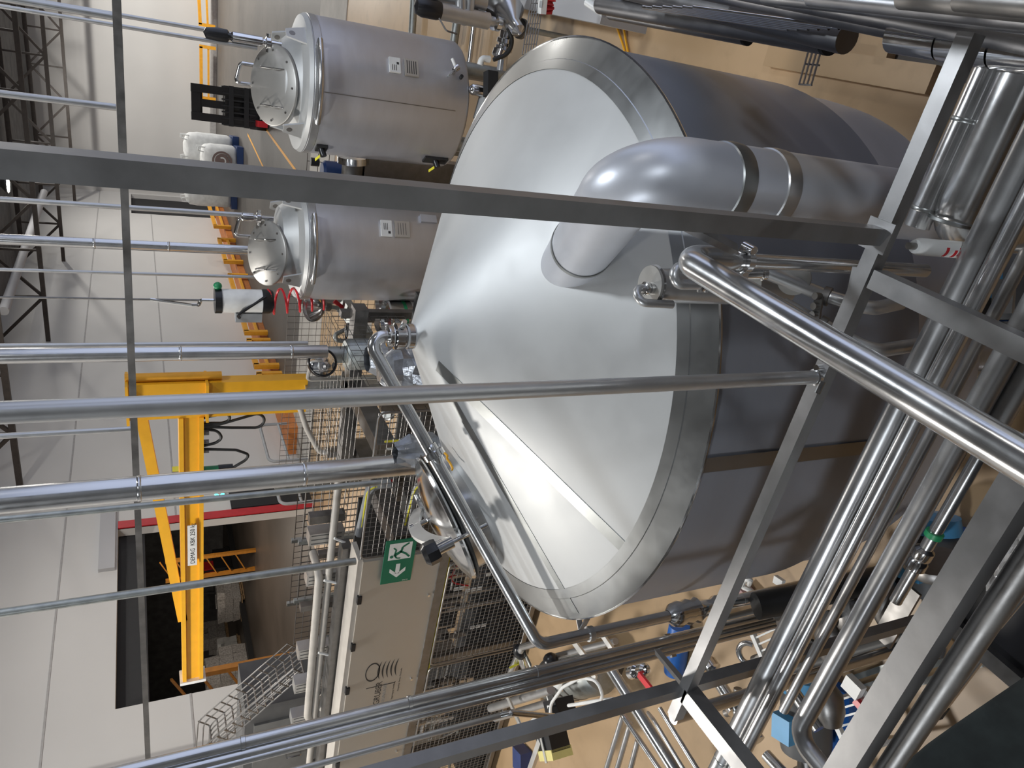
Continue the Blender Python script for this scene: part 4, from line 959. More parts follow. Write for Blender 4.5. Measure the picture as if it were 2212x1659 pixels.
for (px_, py_, m_, lab) in ((846, 953, 'tagy', 'yellow lever'), (852, 969, 'signw', 'white and blue lever')):
    q = pt(px_, py_, y=5.75); part('valve_lever', MB().bar(q-V((0, 0, .09)), q+V((0, 0, .07)), .016, .016), M[m_], t, lab)
# upright profiles standing on the machine
for k, (p0, p1, m_, w) in enumerate((((667, 1120), (785, 1107), 'dsteel', .10), ((665, 1158), (770, 1148), 'alu', .155), ((660, 1246), (770, 1236), 'alu', .155), ((648, 1312), (760, 1303), 'dsteel', .08), ((642, 1406), (760, 1392), 'alu', .155), ((634, 1479), (752, 1468), 'alu', .155), ((628, 1550), (742, 1540), 'alu', .155))):
    q = pt(*p0, y=6.15)
    o = part('upright_profile', MB().box((q.x-w/2, 6.15-w/2, zt+.02), (q.x+w/2, 6.15+w/2, q.z)), M[m_], t, 'pale aluminium profile' if m_ == 'alu' else 'dark steel channel', smooth=0)
    if m_ == 'alu':
        for s in (-.35, 0, .35): part('profile_groove', MB().box((q.x+s*w-.006, 6.15-w/2-.002, zt+.05), (q.x+s*w+.006, 6.15-w/2, q.z-.02)), M['dgrey'], o, smooth=0)
        if k in (1, 5): part('orange_tag', MB().box((q.x-.02, 6.15-w/2-.006, zt+.12), (q.x+.03, 6.15-w/2, zt+.16)), M['redp'], o, 'orange tag', smooth=0)
# pale hoses looping out of the top
for pp in ([(722, 1163), (745, 1172), (768, 1188), (775, 1205)], [(700, 1254), (730, 1260), (775, 1261)], [(775, 1232), (755, 1250), (752, 1280), (768, 1303)], [(688, 1410), (720, 1417), (752, 1418), (760, 1405), (755, 1392)]):
    part('pale_hose', MB().tube(fillet([pt(*q, y=5.85) for q in pp], .1), .013, 8), M['white'], t)
# high beige tube rail with stays
a, c = pt(690, 1240, y=5.95), pt(668, 1555, y=5.95)
b = MB(); b.tube(fillet([(a.x, 6.3, a.z), (a.x, 5.95, a.z), (c.x, 5.95, a.z-.02), (c.x-.02, 5.95, a.z-.5)], .12), .045, 16); part('tube_rail', b, M['beige'], t)
for px_ in (1375, 1550): q = pt(690, px_, y=5.95); part('rail_stay', MB().tube([(q.x, 5.95, a.z-.02), (q.x-.02, 5.95, zt+.05)], .015, 8), M['pipe2'], t)

# exit sign on the mesh
e = pt(861, 1212, y=FY-.04); w_, h_ = .285, .163
t = thing('exit_sign', (e.x, FY-.04, e.z-h_), 'green escape sign with running figure and arrow, fixed on the cage mesh', 'sign')
S_ = part('sign_plate', MB().box((e.x-w_, FY-.045, e.z-h_), (e.x+w_, FY-.035, e.z+h_)), M['green'], t, smooth=0)
Y = FY-.0465
def flat(name, pts2, m_, yy=Y): return part(name, MB().prism([(e.x+x, yy, e.z+z) for x, z in pts2], (0, .001, 0)), M[m_], S_, smooth=0)
flat('sign_door', [(.03, -.12), (.245, -.12), (.245, .12), (.03, .12)], 'signw')
def limb(p, q, w): 
    d = V((q[0]-p[0], q[1]-p[1])).normalized(); nn = V((-d.y, d.x))*w/2
    flat('running_figure', [(p[0]+nn.x, p[1]+nn.y), (q[0]+nn.x, q[1]+nn.y), (q[0]-nn.x, q[1]-nn.y), (p[0]-nn.x, p[1]-nn.y)], 'green', Y-.0012)
flat('running_figure', [(.075+.02*math.cos(g*PI/6), .085+.02*math.sin(g*PI/6)) for g in range(12)], 'green', Y-.0012)
limb((.085, .06), (.135, -.01), .034); limb((.135, -.01), (.19, -.02), .024); limb((.19, -.02), (.235, -.085), .022); limb((.135, 0), (.10, -.06), .024); limb((.10, -.06), (.05, -.105), .022)
limb((.09, .055), (.05, .03), .018); limb((.05, .03), (.045, -.01), .016); limb((.10, .055), (.16, .045), .018); limb((.16, .045), (.19, .075), .016)
flat('arrow_shaft', [(-.16, -.022), (-.03, -.022), (-.03, .022), (-.16, .022)], 'signw'); 
flat('arrow_head', [(-.215, 0), (-.135, .085), (-.085, .085), (-.165, 0)], 'signw'); flat('arrow_head', [(-.215, 0), (-.165, 0), (-.085, -.085), (-.135, -.085)], 'signw')
text('sign_lettering', 'ISO 7010', .016, (e.x-.26, Y, e.z-.13), (0, 0, 1), (0, -1, 0), M['signw'], S_)

# dark cabinet with a wire cable tray in front
q = pt(530, 1534, y=6.9)
t = thing('switch_cabinet', (q.x-1.4, 7.2, 0), 'tall dark grey cabinet at the lower left behind the triple standpipe', 'cabinet')
part('body', MB().box((q.x-3, 6.9, 0), (q.x, 7.7, q.z)), M['dgrey'], t, smooth=0)
part('door', MB().box((q.x-2.95, 6.86, .1), (q.x-.32, 6.9, q.z-.12)), plain('mid_grey_cabinet', (.16, .16, .155), .45), t, smooth=0)
b = MB(); hq_ = pt(618, 1630, y=6.85); b.tube(fillet([hq_, hq_-V((0, .06, 0)), hq_-V((0, .06, .2)), hq_-V((0, 0, .2))], .02), .012, 8); part('handle', b, M['chrome'], t)
t = thing('cable_tray', pt(520, 1540, y=6.6), 'sloping wire basket cable tray in front of the dark cabinet', 'cable tray')
c0, c1_ = pt(456, 1597, y=6.6), pt(650, 1428, y=6.6)
cl = c0+V((-1.4, 0, .02)); D = (c1_-c0); Wd = V((0, .42, 0)); nn = V((D.z, 0, -D.x)).normalized()
if nn.z < 0: nn = -nn
b = MB()
for i in range(7):
    o_ = Wd*(i/6-.5); b.tube(fillet([cl+o_, c0+o_, c1_+o_], .25), .009, 6, False)
for e in (-.5, .5):
    for h_ in (.1, .19):
        o_ = Wd*e+nn*h_; b.tube(fillet([cl+Wd*e+V((0, 0, h_)), c0+o_, c1_+o_], .25), .009, 6, False)
part('long_wires', b, M['wire'], t)
for i in range(13):
    c = c0.lerp(c1_, i/12); b = MB(); b.tube(fillet([c-Wd*.5+nn*.19, c-Wd*.5, c+Wd*.5, c+Wd*.5+nn*.19], .03, 3), .01, 6); part('cross_wire', b, M['wire'], t)
# grey plastic drain pipe
pp = [pt(q[0], q[1], y=6.0) for q in ((800, 1378), (765, 1387), (716, 1397), (704, 1440), (703, 1505), (700, 1620), (700, 1720))]
t = thing('plastic_drain', pp[0], 'grey plastic drain pipe bending along the top of the keg machine', 'pipe')
part('pipe', MB().tube(fillet(pp, .12), .05, 18), M['beige'], t)
d = (pp[5]-pp[4]).normalized()
part('wide_coupling', MB().lathe([(.05, -.05), (.07, 0), (.115, .08), (.12, .12), (.11, .14), (.11, .62), (.12, .64), (.11, .68), (.05, .70)], pp[4], d, 24), M['beige'], t)
b = MB()
for q, dr in ((pp[2], (pp[1]-pp[2])), (pp[3], (pp[4]-pp[3]))): b.lathe([(.05, -.03), (.058, -.03), (.058, .03), (.05, .03)], q+dr.normalized()*.14, dr, 18)
part('sleeve', b, M['beige'], t)

# ------------------------------------------------------------------ behind the cone: mirror, reflector, drums, fences
q = pt(697, 783, y=6.7)
t = thing('round_mirror', q, 'round convex mirror with a dark rim showing the tan floor', 'mirror')
n = (CAM-q).normalized(); n = (n+V((.25, -.1, -.22))).normalized()
part('mirror_rim', MB().lathe([(.13, -.05), (.15, -.04), (.15, .0), (.142, .014), (.135, .014)], q, n, 40), M['black'], t)
part('mirror_glass', MB().lathe([(.138, .0), (.10, .016), (.05, .024), (0, .027)], q, n, 40), plain('mirror_glass', (.95, .95, .95), .015, 1.0, 0), t)
part('mirror_back', MB().lathe([(0, -.09), (.06, -.09), (.14, -.04)], q, n, 32), M['grey'], t)
part('mirror_arm', MB().tube(fillet([q-n*.1, q-n*.2+V((0, 0, .08)), q-n*.2+V((-.2, .05, .1)), q-n*.2+V((-.2, .05, -1.0))], .05), .02, 8), M['beige'], t)
q = pt(689, 660, y=8.6)
t = thing('dish_reflector', q, 'bright metal dish on a bent stand tube behind the left storage tank', 'reflector')
dn = (V((.25, -.35, .9))).normalized()
part('dish', MB().lathe([(.21, .09), (.20, .05), (.10, -.05), (.04, -.08), (0, -.085)], q, dn, 32), M['chrome'], t)
part('dish_back', MB().lathe([(.06, -.16), (.06, -.09), (.21, .06), (.215, .09)], q, dn, 32), M['dsteel'], t)
part('stand', MB().tube(fillet([q-dn*.14, q-dn*.28, q-dn*.28+V((-.25, 0, -.25)), pt(703, 733, y=8.6), pt(760, 738, y=8.6)], .05), .03, 12), M['galv'], t)
# mesh fences around the brew floor
def fence(x0, x1, y0, y1, z0, z1, label, cell=.1, r=.004, posts=2):
    a, c = V((x0, y0, z0)), V((x1, y1, z0)); t = thing('wire_fence', (a+c)/2*1, label, 'fence', 'wire mesh fences')
    part('wire_mesh', MB().grid(a, c-a, (0, 0, z1-z0), max(2, int((c-a).length/cell)), max(2, int((z1-z0)/cell)), r), M['wired'], t, smooth=0)
    for k in range(posts):
        e = a.lerp(c, k/(posts-1)); part('post', MB().box((e.x-.03, e.y-.03, 0), (e.x+.03, e.y+.03, z1+.05)), M['galv'], t, smooth=0)
    return t
fence(-7.4, -3.0, 9.8, 9.8, .9, 2.35, 'wire fence behind the dish reflector and the striped drums')
fence(-3.0, -1.9, 9.9, 9.9, .5, 2.2, 'wire fence between the two storage tanks', .14, .005)
fence(-9.6, -5.0, 8.3, 8.3, .9, 2.25, 'wire fence behind the upright profiles of the keg machine', .11, .006, 5)
fence(-9.2, -5.2, 9.0, 9.0, .9, 2.2, 'second wire fence farther behind the upright profiles', .12, .006, 4)
# conveyor with motor beside the cone
q = pt(800, 765, y=6.9); t = thing('grey_silo', (q.x, q.y, 0), 'upright grey cylindrical housing right of the cone tip pipe', 'housing')
part('cylinder', MB().lathe([(0, .2), (.17, .2), (.17, 2.25), (.15, 2.28), (0, 2.28)], (q.x, q.y, 0), n=32), M['galv'], t)
part('neck', MB().lathe([(0, 2.28), (.09, 2.28), (.09, 2.5), (0, 2.5)], (q.x, q.y, 0), n=24), M['galv'], t)
q = pt(850, 775, y=5.8); t = thing('wrapped_motor', q-V((0, 0, .3)), 'grey motor wrapped in clear film with a red and white label', 'motor')
part('motor_body', MB().lathe([(0, -.35), (.13, -.35), (.15, -.2), (.15, .1), (.10, .2), (0, .2)], q, n=24), M['grey'], t)
part('film_wrap', MB().lathe([(.16, -.3), (.19, -.15), (.165, 0), (.2, .1), (.12, .25)], q, n=9), M['film'], t, smooth=20)
lb = part('label', MB().obox(q+V((.0, -.2, .0)), (.07, .02, 0), (0, .003, 0), (0, 0, .045)), M['paper'], t); part('label_band', MB().obox(q+V((0, -.204, .028)), (.065, .02, 0), (0, .003, 0), (0, 0, .014)), M['red'], lb)
q = pt(880, 800, y=5.3); t = thing('film_bundle', q-V((0, 0, .3)), 'bulky motor under crumpled dark film next to the cone edge', 'motor')
rnd = random.Random(8); b = MB(); vs = []; fs = []; n = 20
for i in range(9):
    for k in range(n):
        g = 2*PI*k/n; rr = .24*math.sin(PI*(i+.4)/8.8)**.5*(1+.22*rnd.uniform(-1, 1)); vs.append(q+V((math.cos(g)*rr, math.sin(g)*rr, -.35+.075*i)))
for i in range(8):
    for k in range(n): fs.append((i*n+k, i*n+(k+1) % n, (i+1)*n+(k+1) % n, (i+1)*n+k))
fs.append(tuple(range(8*n, 9*n))); b.add(vs, fs); part('film', b, M['film'], t, smooth=15)
part('motor_body', MB().lathe([(0, -.4), (.14, -.4), (.14, .1), (0, .15)], q, n=20), M['dblue'], t)
# striped steel drums
def drum(px, py, h, r, hgt, label):
    q = pt(px, py, h=h); t = thing('steel_drum', q, label, 'drum', 'steel drums with coloured bands')
    part('drum_body', MB().lathe([(0, -hgt), (r, -hgt), (r, -.02), (r*1.03, 0), (r*.97, .02), (r*.9, -.03), (0, -.03)], q, n=32), M['chrome'], t)
    for k, (z, m_) in enumerate(((.18, 'greenp'), (.30, 'paper'), (.36, 'paper'), (.44, 'magenta'), (.56, 'greenp'))):
        part('colour_band', MB().lathe([(r*1.002, -z-.03), (r*1.012, -z-.028), (r*1.012, -z+.012), (r*1.002, -z+.014)], q, n=32), M[m_], t)
M['magenta'] = plain('magenta_band', (.42, .06, .22), .5)
drum(824, 655, 9.6, .24, .8, 'striped steel drum behind the other one, nearer the left storage tank')
drum(836, 690, 9.0, .24, .8, 'steel drum with green and magenta bands, nearest the cone tip')
q = pt(838, 700, h=8.6); b = MB(); b.lathe([(.10, 0), (.16, 0), (.16, .03), (.10, .03), (.10, 0)], q, (.3, -.8, .5), 30); one('flange_ring', b, M['chrome'], 'bright open flange ring beside the striped drums', 'flange')
q = pt(752, 720, h=9.0); t = thing('wheel_valve', q-V((0, 0, .15)), 'black hand wheel valve on a dark spindle', 'valve')
b = MB(); b.tube([q+V((.12*math.cos(2*PI*k/24), .12*math.sin(2*PI*k/24), 0)) for k in range(25)], .014, 8, False); part('rim', b, M['black'], t)
b = MB()
for k in range(3): b.tube([q, q+V((.12*math.cos(2.1*k), .12*math.sin(2.1*k), 0))], .01, 6)
part('spokes', b, M['black'], t); part('spindle', MB().cyl(q-V((0, 0, .25)), q+V((0, 0, .02)), .045), M['rubber'], t)
q0, q1 = pt(735, 645, h=9.8), pt(795, 735, h=9.0); b = MB(); b.bar(q0, q1, .24, .1); b.bar(q0+V((0, 0, .02)), q0+V((0, 0, .55)), .12, .12)
one('sloping_chute', b, M['galv'], 'sloping dark steel chute behind the hand wheel', 'chute', smooth=0)
for (a, c, r, lab) in (((722, 650), (724, 668), .03, 'short red pipe stub left of the chute'), ((758, 672), (775, 670), .04, 'red pipe piece beside the striped drums')):
    b = MB(); b.cyl(pt(*a, h=9.6), pt(*c, h=9.6)+V((0, 0, -.12)), r); one('red_pipe', b, M['redp'], lab, 'pipe', 'red pipe pieces')
q = pt(780, 692, h=9.5); t = thing('red_valve', q, 'red valve with a black lever in front of a white box', 'valve')
part('valve_body', MB().lathe([(0, -.12), (.06, -.12), (.08, -.04), (.08, .04), (.05, .12), (0, .12)], q, (1, .2, 0), 18), M['redp'], t); part('lever', MB().bar(q+V((0, 0, .06)), q+V((-.15, 0, .2)), .03, .02), M['black'], t); part('stand_pipe', MB().tube([V((q.x, q.y, 0)), q], .03, 10), M['dsteel'], t)
q = pt(783, 690, h=9.9); b = MB(); b.obox(q, (.14, 0, 0), (0, .05, 0), (0, 0, .12)); one('white_box', b, M['white'], 'white box behind the red valve', 'box', smooth=0)
# blue drum and motor between the tanks
q = pt(700, 372, h=9.9); b = MB(); b.lathe([(0, -.6), (.15, -.6), (.15, 0), (.12, .03), (0, .03)], q, n=24); one('blue_drum', b, M['dblue'], 'small dark blue drum between the two storage tanks', 'drum')
q = pt(762, 372, h=9.5); t = thing('dark_pump', q, 'dark pump unit beside the small blue drum', 'pump')
part('pump_motor', MB().cyl(q-V((.2, 0, 0)), q+V((.15, 0, 0)), .14), M['dsteel'], t); part('pump_head', MB().lathe([(0, 0), (.2, .02), (.2, .1), (0, .12)], q+V((.1, 0, 0)), (1, 0, .1), 24), M['chrome'], t)
part('pump_foot', MB().box((q.x-.2, q.y-.1, 0), (q.x+.25, q.y+.1, q.z-.12)), M['dsteel'], t, smooth=0)
q = pt(680, 350, h=9.4); b = MB(); b.cyl(q-V((0, 0, .05)), q+V((0, 0, .05)), .05); one('fence_knob', b, M['black'], 'black round knob on the fence beside the right storage tank', 'ball')  # black knob of the wire fence, set as a separate object
# bent beige tube frame in front of the white wall
pp = [pt(*q, y=7.7) for q in ((645, 872), (662, 925), (690, 977), (772, 973), (784, 990))]
pp.append(V((pp[-1].x+.05, pp[-1].y, 0)))
b = MB(); b.tube(fillet(pp, .1), .035, 14); one('bent_tube_guard', b, M['beige'], 'bent beige tube guard in front of the orange kerb', 'tube')
# ------------------------------------------------------------------ right side: walkway, pipe bank, pump corner
M['deck'] = steel('pale_checker_plate', (.66, .64, .60), .4, .55, (40, 40, 40), .1, .25)
b = MB(); b.box((.235, -6, 2.44), (8, 1.93, 2.5)); b.box((-12, -6, 2.44), (.235, -.08, 2.5)); struct('floor_4', b, M['deck'])
b = MB(); b.box((.20, -.05, 2.30), (.235, 1.95, 2.52)); struct('trim_12', b, M['dsteel'])
b = MB(); b.box((-14, -7.2, 0), (14, -7, 9)); struct('wall_front', b, M['dgrey'])
def ytube(p0, p1, z, r, label, mat='bank', cap=None, n=20):
    a, c = pt(*p0, z=z), pt(*p1, z=z); x = (a.x+c.x)/2 if abs(a.x-c.x) < .05 else None
    t = thing('bank_tube', c, label, 'tube', 'tubes of the right pipe bank')
    a2, c2 = V((x or a.x, a.y, z)), V((x or c.x, c.y, z))
    part('tube', MB().tube([a2, c2], r, n), M[mat], t)
    if cap: part('end_cap', MB().lathe([(0, 0), (r*1.02, 0), (r*1.02, .02), (0, .02)], c2, c2-a2, n), M[cap], t)
    return t
ytube((1322, 22), (1608, 92), 1.85, .030, 'lowest dark tube of the right bank, with a cut end nearest the vessel', 'bank', 'blackm')
ytube((1300, 4), (1785, 96), 1.95, .048, 'thick dark tube of the right bank ending above the wire ladder', 'bank', 'blackm')
for k in range(6):
    ytube((1392+22*k, 4), (1698+22*k, 77-.6*k), 2.10+.012*k, .008, ['thin bright edged rod of the right bank, first from the vessel', 'thin bright edged rod of the right bank, second from the vessel', 'thin bright edged rod of the right bank, third from the vessel',
        'thin bright edged rod of the right bank, fourth from the vessel', 'thin bright edged rod of the right bank, fifth from the vessel', 'thin bright edged rod of the right bank, sixth from the vessel'][k], 'chrome', None, 10)
ytube((1330, -30), (1830, 84), 2.02, .05, 'broad tube under the thin rods of the right bank', 'bank')
ytube((1500, -30), (2260, 112), 2.22, .042, 'broad tube of the right bank running on to the lower corner', 'bank')
ytube((1560, -30), (2260, 98), 2.3, .034, 'second broad tube of the right bank running on to the lower corner', 'bank')
ytube((1660, -30), (2260, 84), 2.56, .022, 'slim tube along the edge of the checker plate walkway', 'bank')
ytube((1760, -30), (2260, 72), 2.75, .022, 'slim tube above the checker plate walkway, crossing the pale plates', 'bank')
ytube((1960, -30), (2260, 42), 2.9, .024, 'dark tube at the outer edge of the walkway', 'dsteel')
ytube((2080, -20), (2260, 30), 3.0, .02, 'dark tube in the corner above the walkway', 'dsteel')
for k, (p0, p1) in enumerate((((1934, 76), (2040, 92)), ((2044, 93), (2155, 106)), ((2160, 107), (2250, 117)))):
    a, c = pt(*p0, z=2.27), pt(*p1, z=2.27); b = MB(); b.tube([a, c], .047, 20)
    one('sleeve_joint', b, M['chrome'], ['bright sleeve on the bank tube, farthest from the viewer', 'bright sleeve on the bank tube, middle one of three', 'bright sleeve on the bank tube, nearest the viewer'][k], 'sleeve', 'bright sleeves on the bank tube')
for k, (p0, p1, lab) in enumerate((((1268, 4), (1306, 30), 'pale short post at the far end of the right pipe bank'), ((1334, 2), (1340, 20), 'pale bracket between the dark tubes of the right bank'))):
    b = MB(); b.tube([pt(*p0, z=1.8), pt(*p1, z=1.75)], .024, 12); one('pale_bracket', b, M['white'], lab, 'bracket', 'pale brackets of the bank')
b = MB(); b.tube([pt(1290, 2, z=1.8), pt(1328, 18, z=1.85)], .012, 8); b.tube([pt(1308, 25, z=1.8), pt(1340, 35, z=1.85)], .012, 8); one('bank_hanger', b, M['dsteel'], 'dark double hanger rod at the far end of the right pipe bank', 'rod')
for k, (pp, lab) in enumerate((([(1325, 32), (1334, 62), (1346, 98), (1352, 120)], 'yellow cable on the tan floor behind the vessel edge, left of the pair'), ([(1345, 44), (1349, 70), (1354, 100), (1358, 120)], 'yellow cable on the tan floor behind the vessel edge, right of the pair'))):
    b = MB(); b.tube([pt(*q, z=.02) for q in pp], .011, 8); one('floor_cable', b, M['yel'], lab, 'cable', 'yellow floor cables')
t = thing('wire_ladder', pt(1738, 150, z=1.0), 'small hanging wire ladder against the tan floor beside the vessel', 'wire ladder')
b = MB()
for k in range(4): b.tube([pt(1748+9*k, 104, z=1.25), pt(1726+9*k, 182, z=1.0)], .005, 6)
part('long_wires', b, M['wire'], t); b = MB(); b.tube([pt(1740, 138, z=1.14), pt(1770, 141, z=1.14)], .005, 6); b.tube([pt(1728, 182, z=1.0), pt(1754, 184, z=1.0)], .005, 6); part('cross_wires', b, M['wire'], t)
# raised kerb on the floor under the walkway
a, c = pt(1655, 116, z=.08), pt(2010, 172, z=.08); b = MB(); b.bar(a-V((0, 0, .04)), c-V((0, 0, .04)), .16, .08); struct('trim_13', b, M['floor'])
for k, (p0, p1) in enumerate((((1803, 118), (1812, 86)), ((1905, 142), (1920, 96)))):
    b = MB(); b.bar(pt(*p0, z=.04), pt(*p1, z=.04), .09, .08); struct('trim_%d' % (14+k), b, M['floor'])
b = MB(); b.box((.14, -5, .001), (1.6, 3.6, .004)); struct('floor_shade', b, M['floor3'])  # dark sheet that paints in the shade under the walkway

# pump corner between the right tank and the top edge
def capvalve(q, L, label, r=.10):
    t = thing('seat_valve', q, label, 'valve', 'seat valves with black caps')
    part('valve_body', MB().lathe([(0, -L), (r*.9, -L), (r*.9, 0), (0, 0)], q, n=24), M['pipe2'], t)
    part('cap', MB().lathe([(0, 0), (r*.9, 0), (r, .03), (r, .18), (r*.75, .24), (0, .26)], q, n=24), M['black'], t)
    part('cap_cable', MB().tube(fillet([q+V((-.06, -.08, .03)), q+V((-.15, -.15, -.03)), q+V((-.16, -.16, -.14))], .04), .008, 6), M['dsteel'], t); return t
H8 = 7.3
capvalve(pt(951, 24, h=H8), .5, 'seat valve with a shiny black cap at the top edge, left one', .085)
capvalve(pt(944, -16, h=H8+.1), .5, 'seat valve with a shiny black cap cut by the top edge', .085)
pp = [pt(*q, h=H8) for q in ((960, -25), (1012, 0), (1010, 42), (1001, 44), (992, 10), (960, 8))]
b = MB(); b.tube(fillet([pt(1015, -30, h=H8), pt(1012, 22, h=H8), pt(1008, 44, h=H8), pt(998, 40, h=H8), pt(996, 12, h=H8), pt(996, -20, h=H8)], .1), .055, 16); one('u_bend_pipe', b, M['pipe2'], 'U shaped stainless pipe beside the black capped valves', 'pipe')
t = thing('pipe_run', pt(1075, 45, h=7.6), 'jointed steel pipe run below the U shaped pipe', 'pipe')
a, c = pt(1015, 34, h=7.4), pt(1125, 62, h=7.6); d = (c-a).normalized(); L = (c-a).length
part('tube', MB().tube([a, c], .05, 16), M['pipe2'], t)
for s in (.12, .2, .5): part('union', MB().lathe([(.05, -.04), (.08, -.03), (.08, .03), (.05, .04)], a+d*L*s, d, 20), M['chrome'], t)
part('end_flange', MB().lathe([(0, -.02), (.1, -.02), (.1, .02), (0, .02)], c, d, 20), M['dsteel'], t)
q = a.lerp(c, .75); part('support_leg', MB().tube([V((q.x, q.y, 0)), q], .03, 10), M['galv'], t)
t = thing('funnel_valve', pt(1098, 60, h=7.6), 'upright valve with a funnel neck in the pipe corner', 'valve')
q = pt(1095, 15, h=7.6)
part('hopper', MB().lathe([(.02, -.34), (.07, -.3), (.07, -.2), (.17, -.08), (.17, .15)], pt(1092, 22, h=7.6), (.5, .8, .2), 24), M['pipe'], t)
q = pt(1098, 62, h=7.6); part('valve_body', MB().lathe([(.05, -.30), (.08, -.28), (.08, -.22), (.04, -.2), (.07, -.05), (.09, 0), (.09, .06), (.05, .1), (.05, .25)], q, (.8, .1, -.2), 22), M['chrome'], t)
q2 = pt(1090, 97, h=7.6); part('lower_clamp', MB().lathe([(.05, -.08), (.09, -.06), (.09, -.01), (.06, 0), (.09, .02), (.09, .06), (.05, .08)], q2, (.85, 0, .0), 22), M['chrome'], t)
part('outlet', MB().tube([q2, pt(1083, 152, h=7.6)], .05, 16), M['pipe'], t)
b = MB(); b.tube(fillet([pt(*q, h=7.5) for q in ((1008, 4), (1040, 16), (1075, 35), (1100, 62), (1108, 92), (1096, 118), (1066, 129))], .6), .022, 10); one('black_hose', b, M['rubber'], 'black hose curving round the funnel valve', 'hose')
b = MB(); b.tube(fillet([pt(1037, 140, h=7.9), pt(1041, 126, h=7.9), pt(1058, 128, h=7.9)], .08), .035, 12); one('white_elbow', b, M['white'], 'small white elbow pipe under the black hose end', 'pipe')
b = MB(); q = pt(1030, 155, h=8.55); b.tube([V((q.x, q.y, .93)), V((q.x, q.y, .15))], .09, 20); one('tank_outlet', b, M['pipe2'], 'thick steel outlet pipe below the right storage tank', 'pipe')
for k, (p0, p1, r, m_, lab) in enumerate((((895, -20), (889, 92), .06, 'galv', 'galvanised rail lying along the tan floor right of the storage tank'), ((988, 40), (979, 102), .06, 'galv', 'second galvanised rail lying nearer than the first beside the storage tank'),
        ((1033, -20), (1014, 135), .035, 'pipe', 'slim shiny tube crossing the tan floor behind the black hose'))):
    b = MB(); b.tube([pt(*p0, z=.12), pt(*p1, z=.12)], r, 14); one('floor_rail', b, M[m_], lab, 'rail', 'rails and tubes near the floor')
t = thing('tank_pump', pt(1035, 235, h=8.2), 'grey and silver pump motor under the right storage tank', 'pump')
q = pt(1035, 232, h=8.1); part('motor', MB().cyl(q-V((.12, .1, 0)), q+V((.1, -.05, -.05)), .09), M['grey'], t); part('motor_end', MB().cyl(q+V((.02, 0, -.05)), q+V((.12, -.06, -.22)), .07), M['chrome'], t)
part('valve_head', MB().lathe([(0, -.1), (.06, -.1), (.06, .05), (.04, .08), (0, .1)], pt(1030, 195, h=8.0), n=18), M['chrome'], t); part('black_actuator', MB().obox(pt(1060, 182, h=7.8), (.12, .05, 0), (-.02, .06, 0), (0, 0, .06)), M['blackm'], t)
b = MB(); b.box((.06, 6.2, 0), (.5, 12, .5)); struct('trim_16', b, M['wall2'])
t = thing('wire_shelf', pt(1160, 60, h=6.2), 'wire shelf with hanging cleaning brush at the top edge', 'shelf')
a, c = pt(1150, -15, h=6.2), pt(1128, 118, h=6.0); e = pt(1180, -15, h=6.2)-a
b = MB()
for k in range(6): b.tube([a+e*(k/5)*.9, c+e*(k/5)*.9], .005, 6)
part('long_wires', b, M['wire'], t)
b = MB()
for k in range(7): b.tube([a.lerp(c, k/6), a.lerp(c, k/6)+e*.9], .004, 6)
part('cross_wires', b, M['wire'], t)
q = pt(1175, 12, h=6.1); t = thing('hand_brush', q, 'red bristled hand brush with a white labelled block', 'brush')
a, c = pt(1174, -12, h=6.1), pt(1170, 30, h=6.1); b = MB(); b.bar(a, c, .07, .05); blk = part('brush_block', b, M['white'], t, smooth=0)
part('block_label', MB().bar(a.lerp(c, .35)+V((0, -.03, .03)), a.lerp(c, .7)+V((0, -.03, .03)), .05, .004), M['grey'], blk, smooth=0)
rnd = random.Random(5); b = MB(); dn = (pt(1195, 12, h=6.1)-pt(1175, 12, h=6.1))
for k in range(40):
    p = a.lerp(c, (k+.5)/40)+V((rnd.uniform(-.02, .02), rnd.uniform(-.02, .02), 0)); b.tube([p, p+dn*(1.0+.25*rnd.random())+V((rnd.uniform(-.02, .02), rnd.uniform(-.02, .02), 0))], .007, 5)
part('bristles', b, M['red'], t)
# ------------------------------------------------------------------ low pipework and pumps at the lower left
def ptube(pp, r, label, mat='pipe2', fil=.08, name='floor_pipe', cat='pipe', group='low pipes beside the vessel', n=14):
    b = MB(); b.tube(fillet(pp, fil), r, n); return one(name, b, M[mat], label, cat, group)
def P(px, py, z): return pt(px, py, z=z)
ptube([P(1180, 1383, .95), P(1128, 1398, .95), P(1103, 1450, .9), P(1099, 1470, .6)], .035, 'bent low pipe between the cage mesh and the cleaning pipe', 'pipe')
ptube([P(1330, 1385, .7), P(1185, 1422, .7), P(1178, 1440, .7)], .03, 'low pipe ending at the round black cap', 'pipe2')
ptube([P(1060, 1530, .8), P(1190, 1490, .8)], .045, 'short thick low pipe between the triple standpipe and the left post', 'pipe2')
ptube([P(1070, 1552, .6), P(1195, 1515, .6)], .04, 'lower short pipe parallel to the short thick one', 'pipe2')
ptube([P(1372, 1660+60, 1.5), P(1318, 1440, 1.5), P(1306, 1425, 1.5), P(1300, 1415, 1.1)], .035, 'bright pipe passing under the left post towards the viewer', 'pipe', .06) if False else None
ptube([P(1480, 1700, 1.75), P(1316, 1440, 1.75), P(1311, 1432, 1.5)], .033, 'bright pipe coming towards the viewer from beside the triple standpipe', 'pipe', .05)
ptube([P(1450, 1700, 1.3), P(1345, 1545, 1.3), P(1338, 1535, 1.0)], .018, 'thin pipe left of the bright pipe coming towards the viewer', 'pipe')
ptube([P(1530, 1700, 1.3), P(1425, 1530, 1.3)], .016, 'thin pipe right of the bright pipe coming towards the viewer', 'pipe')
ptube([P(1500, 1700, 1.2), P(1412, 1555, 1.2), P(1400, 1540, .9)], .014, 'thinnest pipe beside the bright pipe coming towards the viewer', 'pipe2')
